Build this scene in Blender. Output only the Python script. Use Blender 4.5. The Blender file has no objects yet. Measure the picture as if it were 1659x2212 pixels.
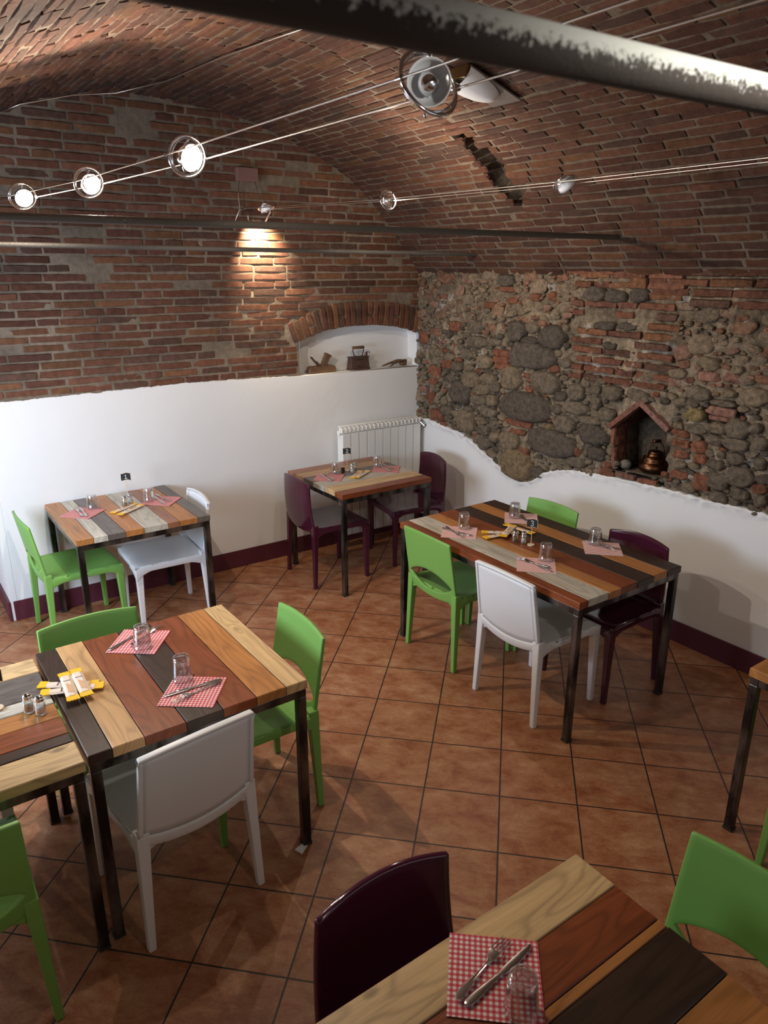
import bpy, bmesh, math, random
from mathutils import Vector, Matrix, noise
random.seed(7)
PI = math.pi
sc = bpy.context.scene
COL = sc.collection

# ------------------------------------------------------------------ camera
cam_d = bpy.data.cameras.new('camera'); cam = bpy.data.objects.new('camera', cam_d); COL.objects.link(cam)
cam.matrix_world = Matrix(((0.8163696, 0.1818987, -0.5481365, -3.824),
                           (-0.5775285, 0.2592205, -0.7741225, -4.919),
                           (0.0012764, 0.9485345, 0.3166714, 2.188),
                           (0, 0, 0, 1)))
cam_d.sensor_fit = 'HORIZONTAL'; cam_d.sensor_width = 36.0
cam_d.lens = 1580.99 / 1659 * 36
cam_d.clip_start = 0.02; cam_d.clip_end = 60
cam_d.dof.use_dof = True; cam_d.dof.focus_distance = 3.6; cam_d.dof.aperture_fstop = 9.5
sc.camera = cam

# ------------------------------------------------------------------ world, exposure
w = bpy.data.worlds.new('world'); sc.world = w; w.use_nodes = True
w.node_tree.nodes['Background'].inputs[0].default_value = (0.75, 0.82, 1.0, 1)
w.node_tree.nodes['Background'].inputs[1].default_value = 0.35
sc.view_settings.view_transform = 'Standard'; sc.view_settings.look = 'None'
sc.view_settings.gamma = 1.0; sc.view_settings.use_curve_mapping = False
sc.view_settings.exposure = 0.0
cy = sc.cycles
cy.use_denoising = True
try: cy.denoiser = 'OPENIMAGEDENOISE'
except Exception: pass
cy.max_bounces = 8; cy.diffuse_bounces = 4; cy.glossy_bounces = 4; cy.transmission_bounces = 10
cy.transparent_max_bounces = 10; cy.sample_clamp_indirect = 6; cy.caustics_refractive = False; cy.caustics_reflective = False
cy.blur_glossy = 1.0

WARM = (1.0, 0.86, 0.70)
def area(name, loc, target, size, power, color, sy=None):
    d = bpy.data.lights.new(name, 'AREA'); d.energy = power; d.color = color
    d.shape = 'RECTANGLE'; d.size = size; d.size_y = sy or size
    o = bpy.data.objects.new(name, d); COL.objects.link(o); o.location = loc
    o.rotation_euler = (Vector(target) - Vector(loc)).to_track_quat('-Z', 'Y').to_euler()
    return o
def point(name, loc, power, color=WARM, r=0.02):
    d = bpy.data.lights.new(name, 'POINT'); d.energy = power; d.color = color; d.shadow_soft_size = r
    o = bpy.data.objects.new(name, d); COL.objects.link(o); o.location = loc; return o
def spot(name, loc, target, power, angle, color=WARM, r=0.015, blend=0.6):
    d = bpy.data.lights.new(name, 'SPOT'); d.energy = power; d.color = color; d.shadow_soft_size = r
    d.spot_size = math.radians(angle); d.spot_blend = blend
    o = bpy.data.objects.new(name, d); COL.objects.link(o); o.location = loc
    o.rotation_euler = (Vector(target) - Vector(loc)).to_track_quat('-Z', 'Y').to_euler(); return o
# daylight from the windows of the left and the near wall (outside the frame)
area('daylight_left_window', (-4.72, -1.55, 1.40), (-1.9, -0.35, 0.7), 1.4, 84, (0.64, 0.79, 1.0), 0.8)
area('daylight_front_window', (-1.7, -6.9, 1.6), (-1.6, -1.0, 1.1), 1.6, 6, (0.74, 0.84, 1.0), 1.0)

# ------------------------------------------------------------------ materials
def nt(name):
    m = bpy.data.materials.new(name); m.use_nodes = True
    t = m.node_tree; return m, t, t.nodes['Principled BSDF'], t.nodes, t.links
def principled(name, col, rough=0.5, metal=0.0, coat=0.0, spec=0.5, bump=0, bscale=60, var=0.0):
    m, t, b, N, L = nt(name)
    b.inputs['Base Color'].default_value = (*col, 1); b.inputs['Roughness'].default_value = rough
    b.inputs['Metallic'].default_value = metal; b.inputs['Coat Weight'].default_value = coat
    b.inputs['Specular IOR Level'].default_value = spec
    if bump or var:
        tc = N.new('ShaderNodeTexCoord'); n = N.new('ShaderNodeTexNoise'); n.inputs['Scale'].default_value = bscale
        n.inputs['Detail'].default_value = 4
        L.new(tc.outputs['Object'], n.inputs['Vector'])
        if bump:
            bp = N.new('ShaderNodeBump'); bp.inputs['Strength'].default_value = bump; bp.inputs['Distance'].default_value = 0.01
            L.new(n.outputs['Fac'], bp.inputs['Height']); L.new(bp.outputs['Normal'], b.inputs['Normal'])
        if var:
            n2 = N.new('ShaderNodeTexNoise'); n2.inputs['Scale'].default_value = bscale * 0.15; n2.inputs['Detail'].default_value = 5
            L.new(tc.outputs['Object'], n2.inputs['Vector'])
            r = N.new('ShaderNodeMapRange'); r.inputs[1].default_value = 0.3; r.inputs[2].default_value = 0.7
            r.inputs[3].default_value = 1 - var; r.inputs[4].default_value = 1 + var
            L.new(n2.outputs['Fac'], r.inputs[0])
            mx = N.new('ShaderNodeVectorMath'); mx.operation = 'SCALE'; mx.inputs[0].default_value = col
            L.new(r.outputs[0], mx.inputs['Scale']); L.new(mx.outputs[0], b.inputs['Base Color'])
    return m

def attr_rough(name, rough=0.92, n1=28, n2=160, bumpd=0.006, amount=0.45, bstr=0.8, speck=(0.36, 0.28, 0.20, 1)):
    """masonry: colour from the mesh attribute, worn by two noises, fine relief"""
    m, t, b, N, L = nt(name)
    a = N.new('ShaderNodeAttribute'); a.attribute_name = 'Col'
    tc = N.new('ShaderNodeTexCoord')
    x = N.new('ShaderNodeTexNoise'); x.inputs['Scale'].default_value = n1; x.inputs['Detail'].default_value = 8; x.inputs['Roughness'].default_value = 0.65
    y = N.new('ShaderNodeTexNoise'); y.inputs['Scale'].default_value = n2; y.inputs['Detail'].default_value = 6; y.inputs['Roughness'].default_value = 0.7
    L.new(tc.outputs['Object'], x.inputs['Vector']); L.new(tc.outputs['Object'], y.inputs['Vector'])
    r = N.new('ShaderNodeMapRange'); r.inputs[1].default_value = 0.3; r.inputs[2].default_value = 0.72
    r.inputs[3].default_value = 1 - amount; r.inputs[4].default_value = 1 + amount
    L.new(x.outputs['Fac'], r.inputs[0])
    s = N.new('ShaderNodeVectorMath'); s.operation = 'SCALE'; L.new(a.outputs['Color'], s.inputs[0]); L.new(r.outputs[0], s.inputs['Scale'])
    # pale lime specks
    r2 = N.new('ShaderNodeMapRange'); r2.inputs[1].default_value = 0.60; r2.inputs[2].default_value = 0.74; r2.inputs[3].default_value = 0; r2.inputs[4].default_value = 0.55
    L.new(y.outputs['Fac'], r2.inputs[0])
    mx = N.new('ShaderNodeMix'); mx.data_type = 'RGBA'; L.new(r2.outputs[0], mx.inputs[0]); L.new(s.outputs[0], mx.inputs[6])
    mx.inputs[7].default_value = speck; L.new(mx.outputs[2], b.inputs['Base Color'])
    b.inputs['Roughness'].default_value = rough; b.inputs['Specular IOR Level'].default_value = 0.25
    ad = N.new('ShaderNodeMath'); ad.operation = 'MULTIPLY_ADD'; ad.inputs[1].default_value = 0.45
    L.new(y.outputs['Fac'], ad.inputs[0]); L.new(x.outputs['Fac'], ad.inputs[2])
    bp = N.new('ShaderNodeBump'); bp.inputs['Strength'].default_value = bstr; bp.inputs['Distance'].default_value = bumpd
    L.new(ad.outputs[0], bp.inputs['Height']); L.new(bp.outputs['Normal'], b.inputs['Normal'])
    return m

def floor_mat():
    m, t, b, N, L = nt('terracotta_tiles')
    uv = N.new('ShaderNodeUVMap'); uv.uv_map = 'UVMap'
    sep = N.new('ShaderNodeSeparateXYZ'); L.new(uv.outputs[0], sep.inputs[0])
    def edge(o):
        f = N.new('ShaderNodeMath'); f.operation = 'FRACT'; L.new(o, f.inputs[0])
        a = N.new('ShaderNodeMath'); a.operation = 'SUBTRACT'; a.inputs[1].default_value = 0.5; L.new(f.outputs[0], a.inputs[0])
        c = N.new('ShaderNodeMath'); c.operation = 'ABSOLUTE'; L.new(a.outputs[0], c.inputs[0]); return c.outputs[0]
    ex, ey = edge(sep.outputs[0]), edge(sep.outputs[1])
    mxx = N.new('ShaderNodeMath'); mxx.operation = 'MAXIMUM'; L.new(ex, mxx.inputs[0]); L.new(ey, mxx.inputs[1])
    g = N.new('ShaderNodeMapRange'); g.inputs[1].default_value = 0.489; g.inputs[2].default_value = 0.492; L.new(mxx.outputs[0], g.inputs[0])
    fl = N.new('ShaderNodeVectorMath'); fl.operation = 'FLOOR'; L.new(uv.outputs[0], fl.inputs[0])
    wn = N.new('ShaderNodeTexWhiteNoise'); wn.noise_dimensions = '3D'; L.new(fl.outputs[0], wn.inputs['Vector'])
    of = N.new('ShaderNodeVectorMath'); of.operation = 'MULTIPLY_ADD'; L.new(wn.outputs['Color'], of.inputs[0]); of.inputs[1].default_value = (40, 40, 40); L.new(uv.outputs[0], of.inputs[2])
    sq = N.new('ShaderNodeMapping'); sq.inputs['Scale'].default_value = (1, 1.5, 1); L.new(of.outputs[0], sq.inputs[0])
    n1 = N.new('ShaderNodeTexNoise'); n1.inputs['Scale'].default_value = 2.4; n1.inputs['Detail'].default_value = 10; n1.inputs['Roughness'].default_value = 0.74; n1.inputs['Distortion'].default_value = 0.25
    L.new(sq.outputs[0], n1.inputs['Vector'])
    cr = N.new('ShaderNodeValToRGB'); e = cr.color_ramp.elements
    e[0].position = 0.33; e[0].color = (0.215, 0.062, 0.022, 1); e[1].position = 0.72; e[1].color = (0.50, 0.27, 0.145, 1)
    k = cr.color_ramp.elements.new(0.46); k.color = (0.31, 0.115, 0.048, 1)
    k = cr.color_ramp.elements.new(0.57); k.color = (0.375, 0.175, 0.084, 1)
    L.new(n1.outputs['Fac'], cr.inputs[0])
    n2 = N.new('ShaderNodeTexNoise'); n2.inputs['Scale'].default_value = 45; n2.inputs['Detail'].default_value = 4; L.new(uv.outputs[0], n2.inputs['Vector'])
    r2 = N.new('ShaderNodeMapRange'); r2.inputs[1].default_value = 0.3; r2.inputs[2].default_value = 0.7; r2.inputs[3].default_value = 0.86; r2.inputs[4].default_value = 1.14; L.new(n2.outputs['Fac'], r2.inputs[0])
    s = N.new('ShaderNodeVectorMath'); s.operation = 'SCALE'; L.new(cr.outputs[0], s.inputs[0]); L.new(r2.outputs[0], s.inputs['Scale'])
    mx = N.new('ShaderNodeMix'); mx.data_type = 'RGBA'; L.new(g.outputs[0], mx.inputs[0]); L.new(s.outputs[0], mx.inputs[6]); mx.inputs[7].default_value = (0.022, 0.013, 0.012, 1)
    L.new(mx.outputs[2], b.inputs['Base Color'])
    rr = N.new('ShaderNodeMapRange'); rr.inputs[3].default_value = 0.36; rr.inputs[4].default_value = 0.52; L.new(n1.outputs['Fac'], rr.inputs[0]); L.new(rr.outputs[0], b.inputs['Roughness'])
    h = N.new('ShaderNodeMath'); h.operation = 'SUBTRACT'; h.inputs[0].default_value = 1; L.new(g.outputs[0], h.inputs[1])
    h2 = N.new('ShaderNodeMath'); h2.operation = 'MULTIPLY_ADD'; h2.inputs[1].default_value = 0.25; L.new(n1.outputs['Fac'], h2.inputs[0]); L.new(h.outputs[0], h2.inputs[2])
    bp = N.new('ShaderNodeBump'); bp.inputs['Strength'].default_value = 0.5; bp.inputs['Distance'].default_value = 0.004; L.new(h2.outputs[0], bp.inputs['Height']); L.new(bp.outputs['Normal'], b.inputs['Normal'])
    return m

def wood_mat():
    """varnished planks: colour per plank from 'Col', grain along U, rings bending round knots"""
    m, t, b, N, L = nt('varnished_planks')
    def nd(k, **kw):
        n = N.new('ShaderNode' + k)
        for a, v in kw.items(): setattr(n, a, v)
        return n
    def mth(op, a, c=None, d=None):
        n = nd('Math', operation=op)
        for i, v in enumerate((a, c, d)):
            if v is None: continue
            if isinstance(v, (int, float)): n.inputs[i].default_value = v
            else: L.new(v, n.inputs[i])
        return n.outputs[0]
    def rng(x, a, b_, c, d):
        n = nd('MapRange')
        for i, v in enumerate((a, b_, c, d)): n.inputs[i+1].default_value = v
        L.new(x, n.inputs[0]); return n.outputs[0]
    a = nd('Attribute'); a.attribute_name = 'Col'
    uv = nd('UVMap'); uv.uv_map = 'UVMap'
    def mp(sx, sy):
        n = nd('Mapping'); n.inputs['Scale'].default_value = (sx, sy, 1); L.new(uv.outputs[0], n.inputs[0]); return n.outputs[0]
    def noi(v, sc, det, ro=0.5, di=0.0):
        n = nd('TexNoise'); n.inputs['Scale'].default_value = sc; n.inputs['Detail'].default_value = det
        n.inputs['Roughness'].default_value = ro; n.inputs['Distortion'].default_value = di; L.new(v, n.inputs['Vector']); return n.outputs['Fac']
    vo = nd('TexVoronoi'); L.new(mp(2.6, 5.2), vo.inputs['Vector']); vo.inputs['Scale'].default_value = 1.0
    kd = vo.outputs['Distance']
    near = rng(kd, 0.0, 0.30, 1.0, 0.0)                       # 1 at a knot, 0 away from it
    near2 = mth('MULTIPLY', near, near)
    base = noi(mp(1.1, 7.0), 1.0, 2.0)
    ring = mth('SINE', mth('ADD', mth('MULTIPLY', base, 85.0), mth('MULTIPLY', near2, 16.0)))
    rline = mth('POWER', rng(ring, -1, 1, 0, 1), 3.0)
    fine = noi(mp(5.0, 150.0), 1.0, 6, 0.65)
    med = noi(mp(1.3, 16.0), 1.0, 5, 0.6, 0.4)
    k1 = rng(rline, 0, 1, 1.06, 0.80); k2 = rng(fine, 0.3, 0.7, 0.86, 1.12); k3 = rng(med, 0.3, 0.7, 0.80, 1.18)
    kn = rng(kd, 0.035, 0.085, 0.40, 1.0)
    f = mth('MULTIPLY', mth('MULTIPLY', k1, k2), mth('MULTIPLY', k3, kn))
    s = nd('VectorMath', operation='SCALE'); L.new(a.outputs['Color'], s.inputs[0]); L.new(f, s.inputs['Scale'])
    L.new(s.outputs[0], b.inputs['Base Color'])
    b.inputs['Roughness'].default_value = 0.38; b.inputs['Specular IOR Level'].default_value = 0.38; b.inputs['Coat Weight'].default_value = 0.08; b.inputs['Coat Roughness'].default_value = 0.2
    bp = nd('Bump'); bp.inputs['Strength'].default_value = 0.3; bp.inputs['Distance'].default_value = 0.002; L.new(f, bp.inputs['Height']); L.new(bp.outputs['Normal'], b.inputs['Normal'])
    return m

def steel_mat():
    m, t, b, N, L = nt('blackened_steel')
    tc = N.new('ShaderNodeTexCoord'); n = N.new('ShaderNodeTexNoise'); n.inputs['Scale'].default_value = 9; n.inputs['Detail'].default_value = 7
    mp = N.new('ShaderNodeMapping'); mp.inputs['Scale'].default_value = (1.5, 1.5, 0.5); L.new(tc.outputs['Object'], mp.inputs[0]); L.new(mp.outputs[0], n.inputs['Vector'])
    cr = N.new('ShaderNodeValToRGB'); e = cr.color_ramp.elements
    e[0].position = 0.42; e[0].color = (0.035, 0.032, 0.030, 1); e[1].position = 0.68; e[1].color = (0.24, 0.22, 0.20, 1)
    L.new(n.outputs['Fac'], cr.inputs[0]); L.new(cr.outputs[0], b.inputs['Base Color'])
    b.inputs['Metallic'].default_value = 0.85; b.inputs['Roughness'].default_value = 0.30
    return m

def gingham_mat():
    m, t, b, N, L = nt('red_white_check')
    uv = N.new('ShaderNodeUVMap'); uv.uv_map = 'UVMap'
    sep = N.new('ShaderNodeSeparateXYZ'); L.new(uv.outputs[0], sep.inputs[0])
    def band(o):
        f = N.new('ShaderNodeMath'); f.operation = 'FRACT'; L.new(o, f.inputs[0])
        a = N.new('ShaderNodeMath'); a.operation = 'GREATER_THAN'; a.inputs[1].default_value = 0.5; L.new(f.outputs[0], a.inputs[0]); return a.outputs[0]
    ad = N.new('ShaderNodeMath'); ad.operation = 'ADD'; L.new(band(sep.outputs[0]), ad.inputs[0]); L.new(band(sep.outputs[1]), ad.inputs[1])
    dv = N.new('ShaderNodeMath'); dv.operation = 'DIVIDE'; dv.inputs[1].default_value = 2; L.new(ad.outputs[0], dv.inputs[0])
    cr = N.new('ShaderNodeValToRGB'); cr.color_ramp.interpolation = 'CONSTANT'; e = cr.color_ramp.elements
    e[0].position = 0; e[0].color = (0.80, 0.70, 0.66, 1); e[1].position = 0.75; e[1].color = (0.52, 0.045, 0.055, 1)
    k = e.new(0.25); k.color = (0.62, 0.17, 0.18, 1)
    L.new(dv.outputs[0], cr.inputs[0]); L.new(cr.outputs[0], b.inputs['Base Color']); b.inputs['Roughness'].default_value = 0.9
    return m

def glass_mat():
    """thin clear glass: mostly see-through, reflecting more at grazing angles"""
    m, t, b, N, L = nt('clear_glass')
    tr = N.new('ShaderNodeBsdfTransparent'); tr.inputs[0].default_value = (0.96, 0.97, 0.97, 1)
    gl = N.new('ShaderNodeBsdfGlossy'); gl.inputs['Roughness'].default_value = 0.03; gl.inputs['Color'].default_value = (1, 1, 1, 1)
    lw = N.new('ShaderNodeLayerWeight'); lw.inputs['Blend'].default_value = 0.32
    r = N.new('ShaderNodeMapRange'); r.inputs[3].default_value = 0.13; r.inputs[4].default_value = 1.0; L.new(lw.outputs['Facing'], r.inputs[0])
    pw = N.new('ShaderNodeMath'); pw.operation = 'POWER'; pw.inputs[1].default_value = 1.15; L.new(r.outputs[0], pw.inputs[0])
    mx = N.new('ShaderNodeMixShader'); L.new(pw.outputs[0], mx.inputs[0]); L.new(tr.outputs[0], mx.inputs[1]); L.new(gl.outputs[0], mx.inputs[2])
    L.new(mx.outputs[0], N['Material Output'].inputs[0]); N.remove(b)
    return m
def emit_mat(name, col, s):
    m, t, b, N, L = nt(name)
    b.inputs['Base Color'].default_value = (*col, 1); b.inputs['Emission Color'].default_value = (*col, 1); b.inputs['Emission Strength'].default_value = s
    return m
def dusty_mat():
    """dark iron rod with pale dust lying on its upper side (real dust on faces that look up)"""
    m, t, b, N, L = nt('dusty_iron')
    g = N.new('ShaderNodeNewGeometry'); sep = N.new('ShaderNodeSeparateXYZ'); L.new(g.outputs['Normal'], sep.inputs[0])
    tc = N.new('ShaderNodeTexCoord'); n = N.new('ShaderNodeTexNoise'); n.inputs['Scale'].default_value = 160; n.inputs['Detail'].default_value = 6; n.inputs['Roughness'].default_value = 0.7
    L.new(tc.outputs['Object'], n.inputs['Vector'])
    ad = N.new('ShaderNodeMath'); ad.operation = 'MULTIPLY_ADD'; ad.inputs[1].default_value = 2.6; L.new(n.outputs['Fac'], ad.inputs[0]); L.new(sep.outputs[2], ad.inputs[2])
    r = N.new('ShaderNodeMapRange'); r.inputs[1].default_value = 1.15; r.inputs[2].default_value = 1.45; L.new(ad.outputs[0], r.inputs[0])
    mx = N.new('ShaderNodeMix'); mx.data_type = 'RGBA'; L.new(r.outputs[0], mx.inputs[0]); mx.inputs[6].default_value = (0.045, 0.035, 0.028, 1); mx.inputs[7].default_value = (0.62, 0.63, 0.57, 1)
    L.new(mx.outputs[2], b.inputs['Base Color']); b.inputs['Roughness'].default_value = 0.85
    bp = N.new('ShaderNodeBump'); bp.inputs['Strength'].default_value = 0.6; bp.inputs['Distance'].default_value = 0.002; L.new(n.outputs['Fac'], bp.inputs['Height']); L.new(bp.outputs['Normal'], b.inputs['Normal'])
    return m

M = dict(
    brick=attr_rough('old_brick', 0.92, 26, 150, 0.006, 0.30, 0.7),
    rubble=attr_rough('rubble_masonry', 0.9, 34, 120, 0.014, 0.55, 1.0, (0.50, 0.43, 0.33, 1)),
    floor=floor_mat(), wood=wood_mat(), steel=steel_mat(), gingham=gingham_mat(), glass=glass_mat(), dusty=dusty_mat(),
    plaster=principled('white_plaster', (0.80, 0.79, 0.78), 0.9, bump=0.25, bscale=9, spec=0.2),
    base=principled('plum_paint', (0.095, 0.018, 0.032), 0.42, bump=0.1, bscale=20),
    green=principled('green_plastic', (0.180, 0.385, 0.080), 0.42, bump=0.04, bscale=500),
    white=principled('white_plastic', (0.74, 0.74, 0.74), 0.38),
    purple=principled('plum_plastic', (0.060, 0.010, 0.025), 0.10, spec=0.6),
    chrome=principled('chrome', (0.82, 0.82, 0.84), 0.10, 1.0),
    cut=principled('cutlery_steel', (0.62, 0.60, 0.57), 0.20, 1.0),
    radiator=principled('radiator_enamel', (0.80, 0.80, 0.77), 0.35),
    yellow=principled('yellow_wrapper', (0.85, 0.48, 0.02), 0.35),
    wrapper=principled('cream_wrapper', (0.74, 0.60, 0.48), 0.35),
    tan=principled('printed_breadstick', (0.62, 0.33, 0.14), 0.5),
    ink=principled('dark_ink', (0.03, 0.025, 0.02), 0.6),
    board=principled('chalkboard', (0.012, 0.012, 0.013), 0.7),
    chalk=principled('chalk', (0.85, 0.85, 0.83), 0.9),
    pale=principled('pale_wood', (0.70, 0.55, 0.38), 0.6, var=0.15, bscale=80),
    salt=principled('salt', (0.86, 0.85, 0.84), 0.9),
    pepper=principled('pepper', (0.16, 0.12, 0.085), 0.9, var=0.4, bscale=900),
    copper=principled('old_copper', (0.14, 0.065, 0.034), 0.34, 1.0, var=0.25, bscale=60),
    rust=principled('rusty_iron', (0.085, 0.044, 0.030), 0.75, 0.2, bump=0.4, bscale=200, var=0.25),
    oldwood=principled('old_plane_wood', (0.135, 0.070, 0.036), 0.55, bump=0.2, bscale=90, var=0.25),
    dark=principled('dark_hole', (0.02, 0.015, 0.012), 0.9),
    paper=principled('paper', (0.80, 0.80, 0.80), 0.9),
    wire=principled('steel_wire', (0.70, 0.64, 0.56), 0.35, 1.0),
    opal=principled('opal_glass', (0.82, 0.84, 0.86), 0.25),
    plate=principled('satin_plate', (0.24, 0.21, 0.19), 0.35, 0.6),
    gold=principled('brass_plate', (0.42, 0.30, 0.14), 0.25, 1.0),
    bulb=emit_mat('lit_bulb', (1.0, 0.90, 0.72), 260.0),
    dim=emit_mat('dim_bulb', (1.0, 0.93, 0.85), 6.0),
    rod=principled('painted_iron', (0.085, 0.078, 0.068), 0.5, bump=0.3, bscale=120),
    box=principled('brown_box', (0.20, 0.10, 0.085), 0.6),
    socket=principled('socket_plastic', (0.78, 0.78, 0.76), 0.5),
)

# ------------------------------------------------------------------ mesh builder
class MB:
    def __init__(s): s.v = []; s.f = []; s.c = []; s.mi = []; s.uv = {}; s.mats = []
    def mat(s, m):
        if m not in s.mats: s.mats.append(m)
        return s.mats.index(m)
    def add(s, vs, fs, col=None, m=None, uvs=None):
        n = len(s.v); s.v += [tuple(x) for x in vs]
        k = s.mat(m) if m is not None else 0
        for f in fs:
            if uvs is not None: s.uv[len(s.f)] = [uvs[i] for i in f]
            s.f.append(tuple(i + n for i in f)); s.c.append(col); s.mi.append(k)
        return n
    def box(s, c, d, rz=0, col=None, m=None, R=None):
        x, y, z = d[0] / 2, d[1] / 2, d[2] / 2
        vs = [Vector(p) for p in ((-x,-y,-z),(x,-y,-z),(x,y,-z),(-x,y,-z),(-x,-y,z),(x,-y,z),(x,y,z),(-x,y,z))]
        Rm = R or Matrix.Rotation(rz, 3, 'Z')
        s.add([Rm @ v + Vector(c) for v in vs], [(0,3,2,1),(4,5,6,7),(0,1,5,4),(1,2,6,5),(2,3,7,6),(3,0,4,7)], col, m)
    def hexa(s, b, t, col=None, m=None):
        """bottom 4 and top 4 points"""
        s.add(list(b) + list(t), [(0,3,2,1),(4,5,6,7),(0,1,5,4),(1,2,6,5),(2,3,7,6),(3,0,4,7)], col, m)
    def tube(s, pts, r, n=10, col=None, m=None, closed=False, caps=True):
        pts = [Vector(p) for p in pts]; N = len(pts); rs = r if isinstance(r, (list, tuple)) else [r] * N
        vs = []; up = None
        for i, p in enumerate(pts):
            if closed: d = pts[(i + 1) % N] - pts[i - 1]
            else: d = pts[min(i + 1, N - 1)] - pts[max(i - 1, 0)]
            d.normalize()
            if up is None:
                up = Vector((0, 0, 1)) if abs(d.z) < 0.9 else Vector((1, 0, 0))
            a = d.cross(up)
            if a.length < 1e-5: a = d.cross(Vector((0.3, 1, 0.2)))
            a.normalize(); b2 = a.cross(d); up = b2
            for k in range(n):
                t = 2 * PI * k / n; vs.append(p + a * math.cos(t) * rs[i] + b2 * math.sin(t) * rs[i])
        fs = []
        for i in range(N if closed else N - 1):
            j = (i + 1) % N
            for k in range(n): fs.append((i*n+k, i*n+(k+1)%n, j*n+(k+1)%n, j*n+k))
        if caps and not closed: fs.append(tuple(range(n))[::-1]); fs.append(tuple((N-1)*n + k for k in range(n)))
        s.add(vs, fs, col, m)
    def lathe(s, prof, n=24, c=(0,0,0), col=None, m=None, R=None):
        vs = []; Rm = R or Matrix.Identity(3)
        for r, z in prof:
            for k in range(n):
                t = 2*PI*k/n; vs.append(Rm @ Vector((r*math.cos(t), r*math.sin(t), z)) + Vector(c))
        fs = [(i*n+k, i*n+(k+1)%n, (i+1)*n+(k+1)%n, (i+1)*n+k) for i in range(len(prof)-1) for k in range(n)]
        s.add(vs, fs, col, m)
    def prism(s, poly, z0, z1, col=None, m=None, R=None, c=(0,0,0)):
        n = len(poly); Rm = R or Matrix.Identity(3); c = Vector(c)
        vs = [Rm @ Vector((x, y, z0)) + c for x, y in poly] + [Rm @ Vector((x, y, z1)) + c for x, y in poly]
        s.add(vs, [tuple(range(n))[::-1], tuple(range(n, 2*n))] + [(i, (i+1) % n, n+(i+1) % n, n+i) for i in range(n)], col, m)
    def build(s, name, m=None, parent=None, smooth=False, bevel=0, seg=2, solid=0, loc=None, rot=None, auto=None, weld=False):
        me = bpy.data.meshes.new(name); me.from_pydata(s.v, [], s.f)
        if s.mats:
            for k in s.mats: me.materials.append(k)
            me.polygons.foreach_set('material_index', s.mi)
        elif m: me.materials.append(m)
        if any(c is not None for c in s.c):
            at = me.color_attributes.new('Col', 'FLOAT_COLOR', 'CORNER'); buf = []
            for p, c in zip(me.polygons, s.c):
                c = c or (0.5, 0.5, 0.5); buf += [c[0], c[1], c[2], 1.0] * p.loop_total
            at.data.foreach_set('color', buf)
        if s.uv:
            ul = me.uv_layers.new(name='UVMap')
            for i, p in enumerate(me.polygons):
                if i in s.uv:
                    for li, q in zip(p.loop_indices, s.uv[i]): ul.data[li].uv = q
        me.validate(); me.update()
        if weld or True:
            bm = bmesh.new(); bm.from_mesh(me)
            if weld: bmesh.ops.remove_doubles(bm, verts=bm.verts, dist=1e-5)
            bmesh.ops.recalc_face_normals(bm, faces=bm.faces) if not s.uv.get('keep') else None
            bm.to_mesh(me); bm.free()
        if smooth: me.polygons.foreach_set('use_smooth', [True] * len(me.polygons))
        o = bpy.data.objects.new(name, me); COL.objects.link(o)
        if parent: o.parent = parent
        if loc: o.location = loc
        if rot: o.rotation_euler = rot
        if solid: md = o.modifiers.new('solid', 'SOLIDIFY'); md.thickness = solid; md.offset = 0
        if bevel:
            md = o.modifiers.new('bevel', 'BEVEL'); md.width = bevel; md.segments = seg; md.limit_method = 'ANGLE'; md.angle_limit = math.radians(35)
        if auto or (bevel and smooth):
            try: me.set_sharp_from_angle(angle=math.radians(auto or 40))
            except Exception: pass
        return o
def tag(o, label=None, cat=None, group=None, kind=None):
    for k, v in (('label', label), ('category', cat), ('group', group), ('kind', kind)):
        if v: o[k] = v
    return o
def empty(name, loc, rz, label, cat, group=None):
    o = bpy.data.objects.new(name, None); COL.objects.link(o); o.location = loc; o.rotation_euler = (0, 0, rz)
    o.empty_display_size = 0.1
    return tag(o, label, cat, group)
def copy_tree(o, parent=None):
    c = o.copy(); COL.objects.link(c)
    if parent: c.parent = parent
    for ch in list(o.children):
        copy_tree(ch, c)
    return c
def struct(o): o['kind'] = 'structure'; return o
def nz(x, y, z=0.0): return noise.noise(Vector((x, y, z)))
def interp(x, T):
    if x <= T[0][0]: return T[0][1]
    for (a, p), (b, q) in zip(T, T[1:]):
        if x <= b: return p + (q - p) * (x - a) / (b - a)
    return T[-1][1]

# ------------------------------------------------------------------ room shell
YF, XL, YB = -7.0, -4.8, 1.3      # near wall, left wall, back of the passage
ZS = 2.15                          # springing of the vault on the right wall
CX = -3.295                        # end of the back wall's white lower part
# floor; UV follow the diagonal tile grid
TS = 0.33; OX, OY = -0.829, 3.496; r2 = math.sqrt(0.5)
def fuv(X, Y): return ((OX + (X - Y) * r2) / TS, (OY + (X + Y) * r2) / TS)
mb = MB(); P = [(XL - .2, YF - .2), (0.1, YF - .2), (0.1, YB), (XL - .2, YB)]
mb.add([(x, y, 0) for x, y in P] + [(x, y, -.05) for x, y in P], [(0,1,2,3), (7,6,5,4), (0,4,5,1), (1,5,6,2), (2,6,7,3), (3,7,4,0)], uvs=[fuv(*p) for p in P] * 2)
struct(mb.build('floor', M['floor']))

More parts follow.
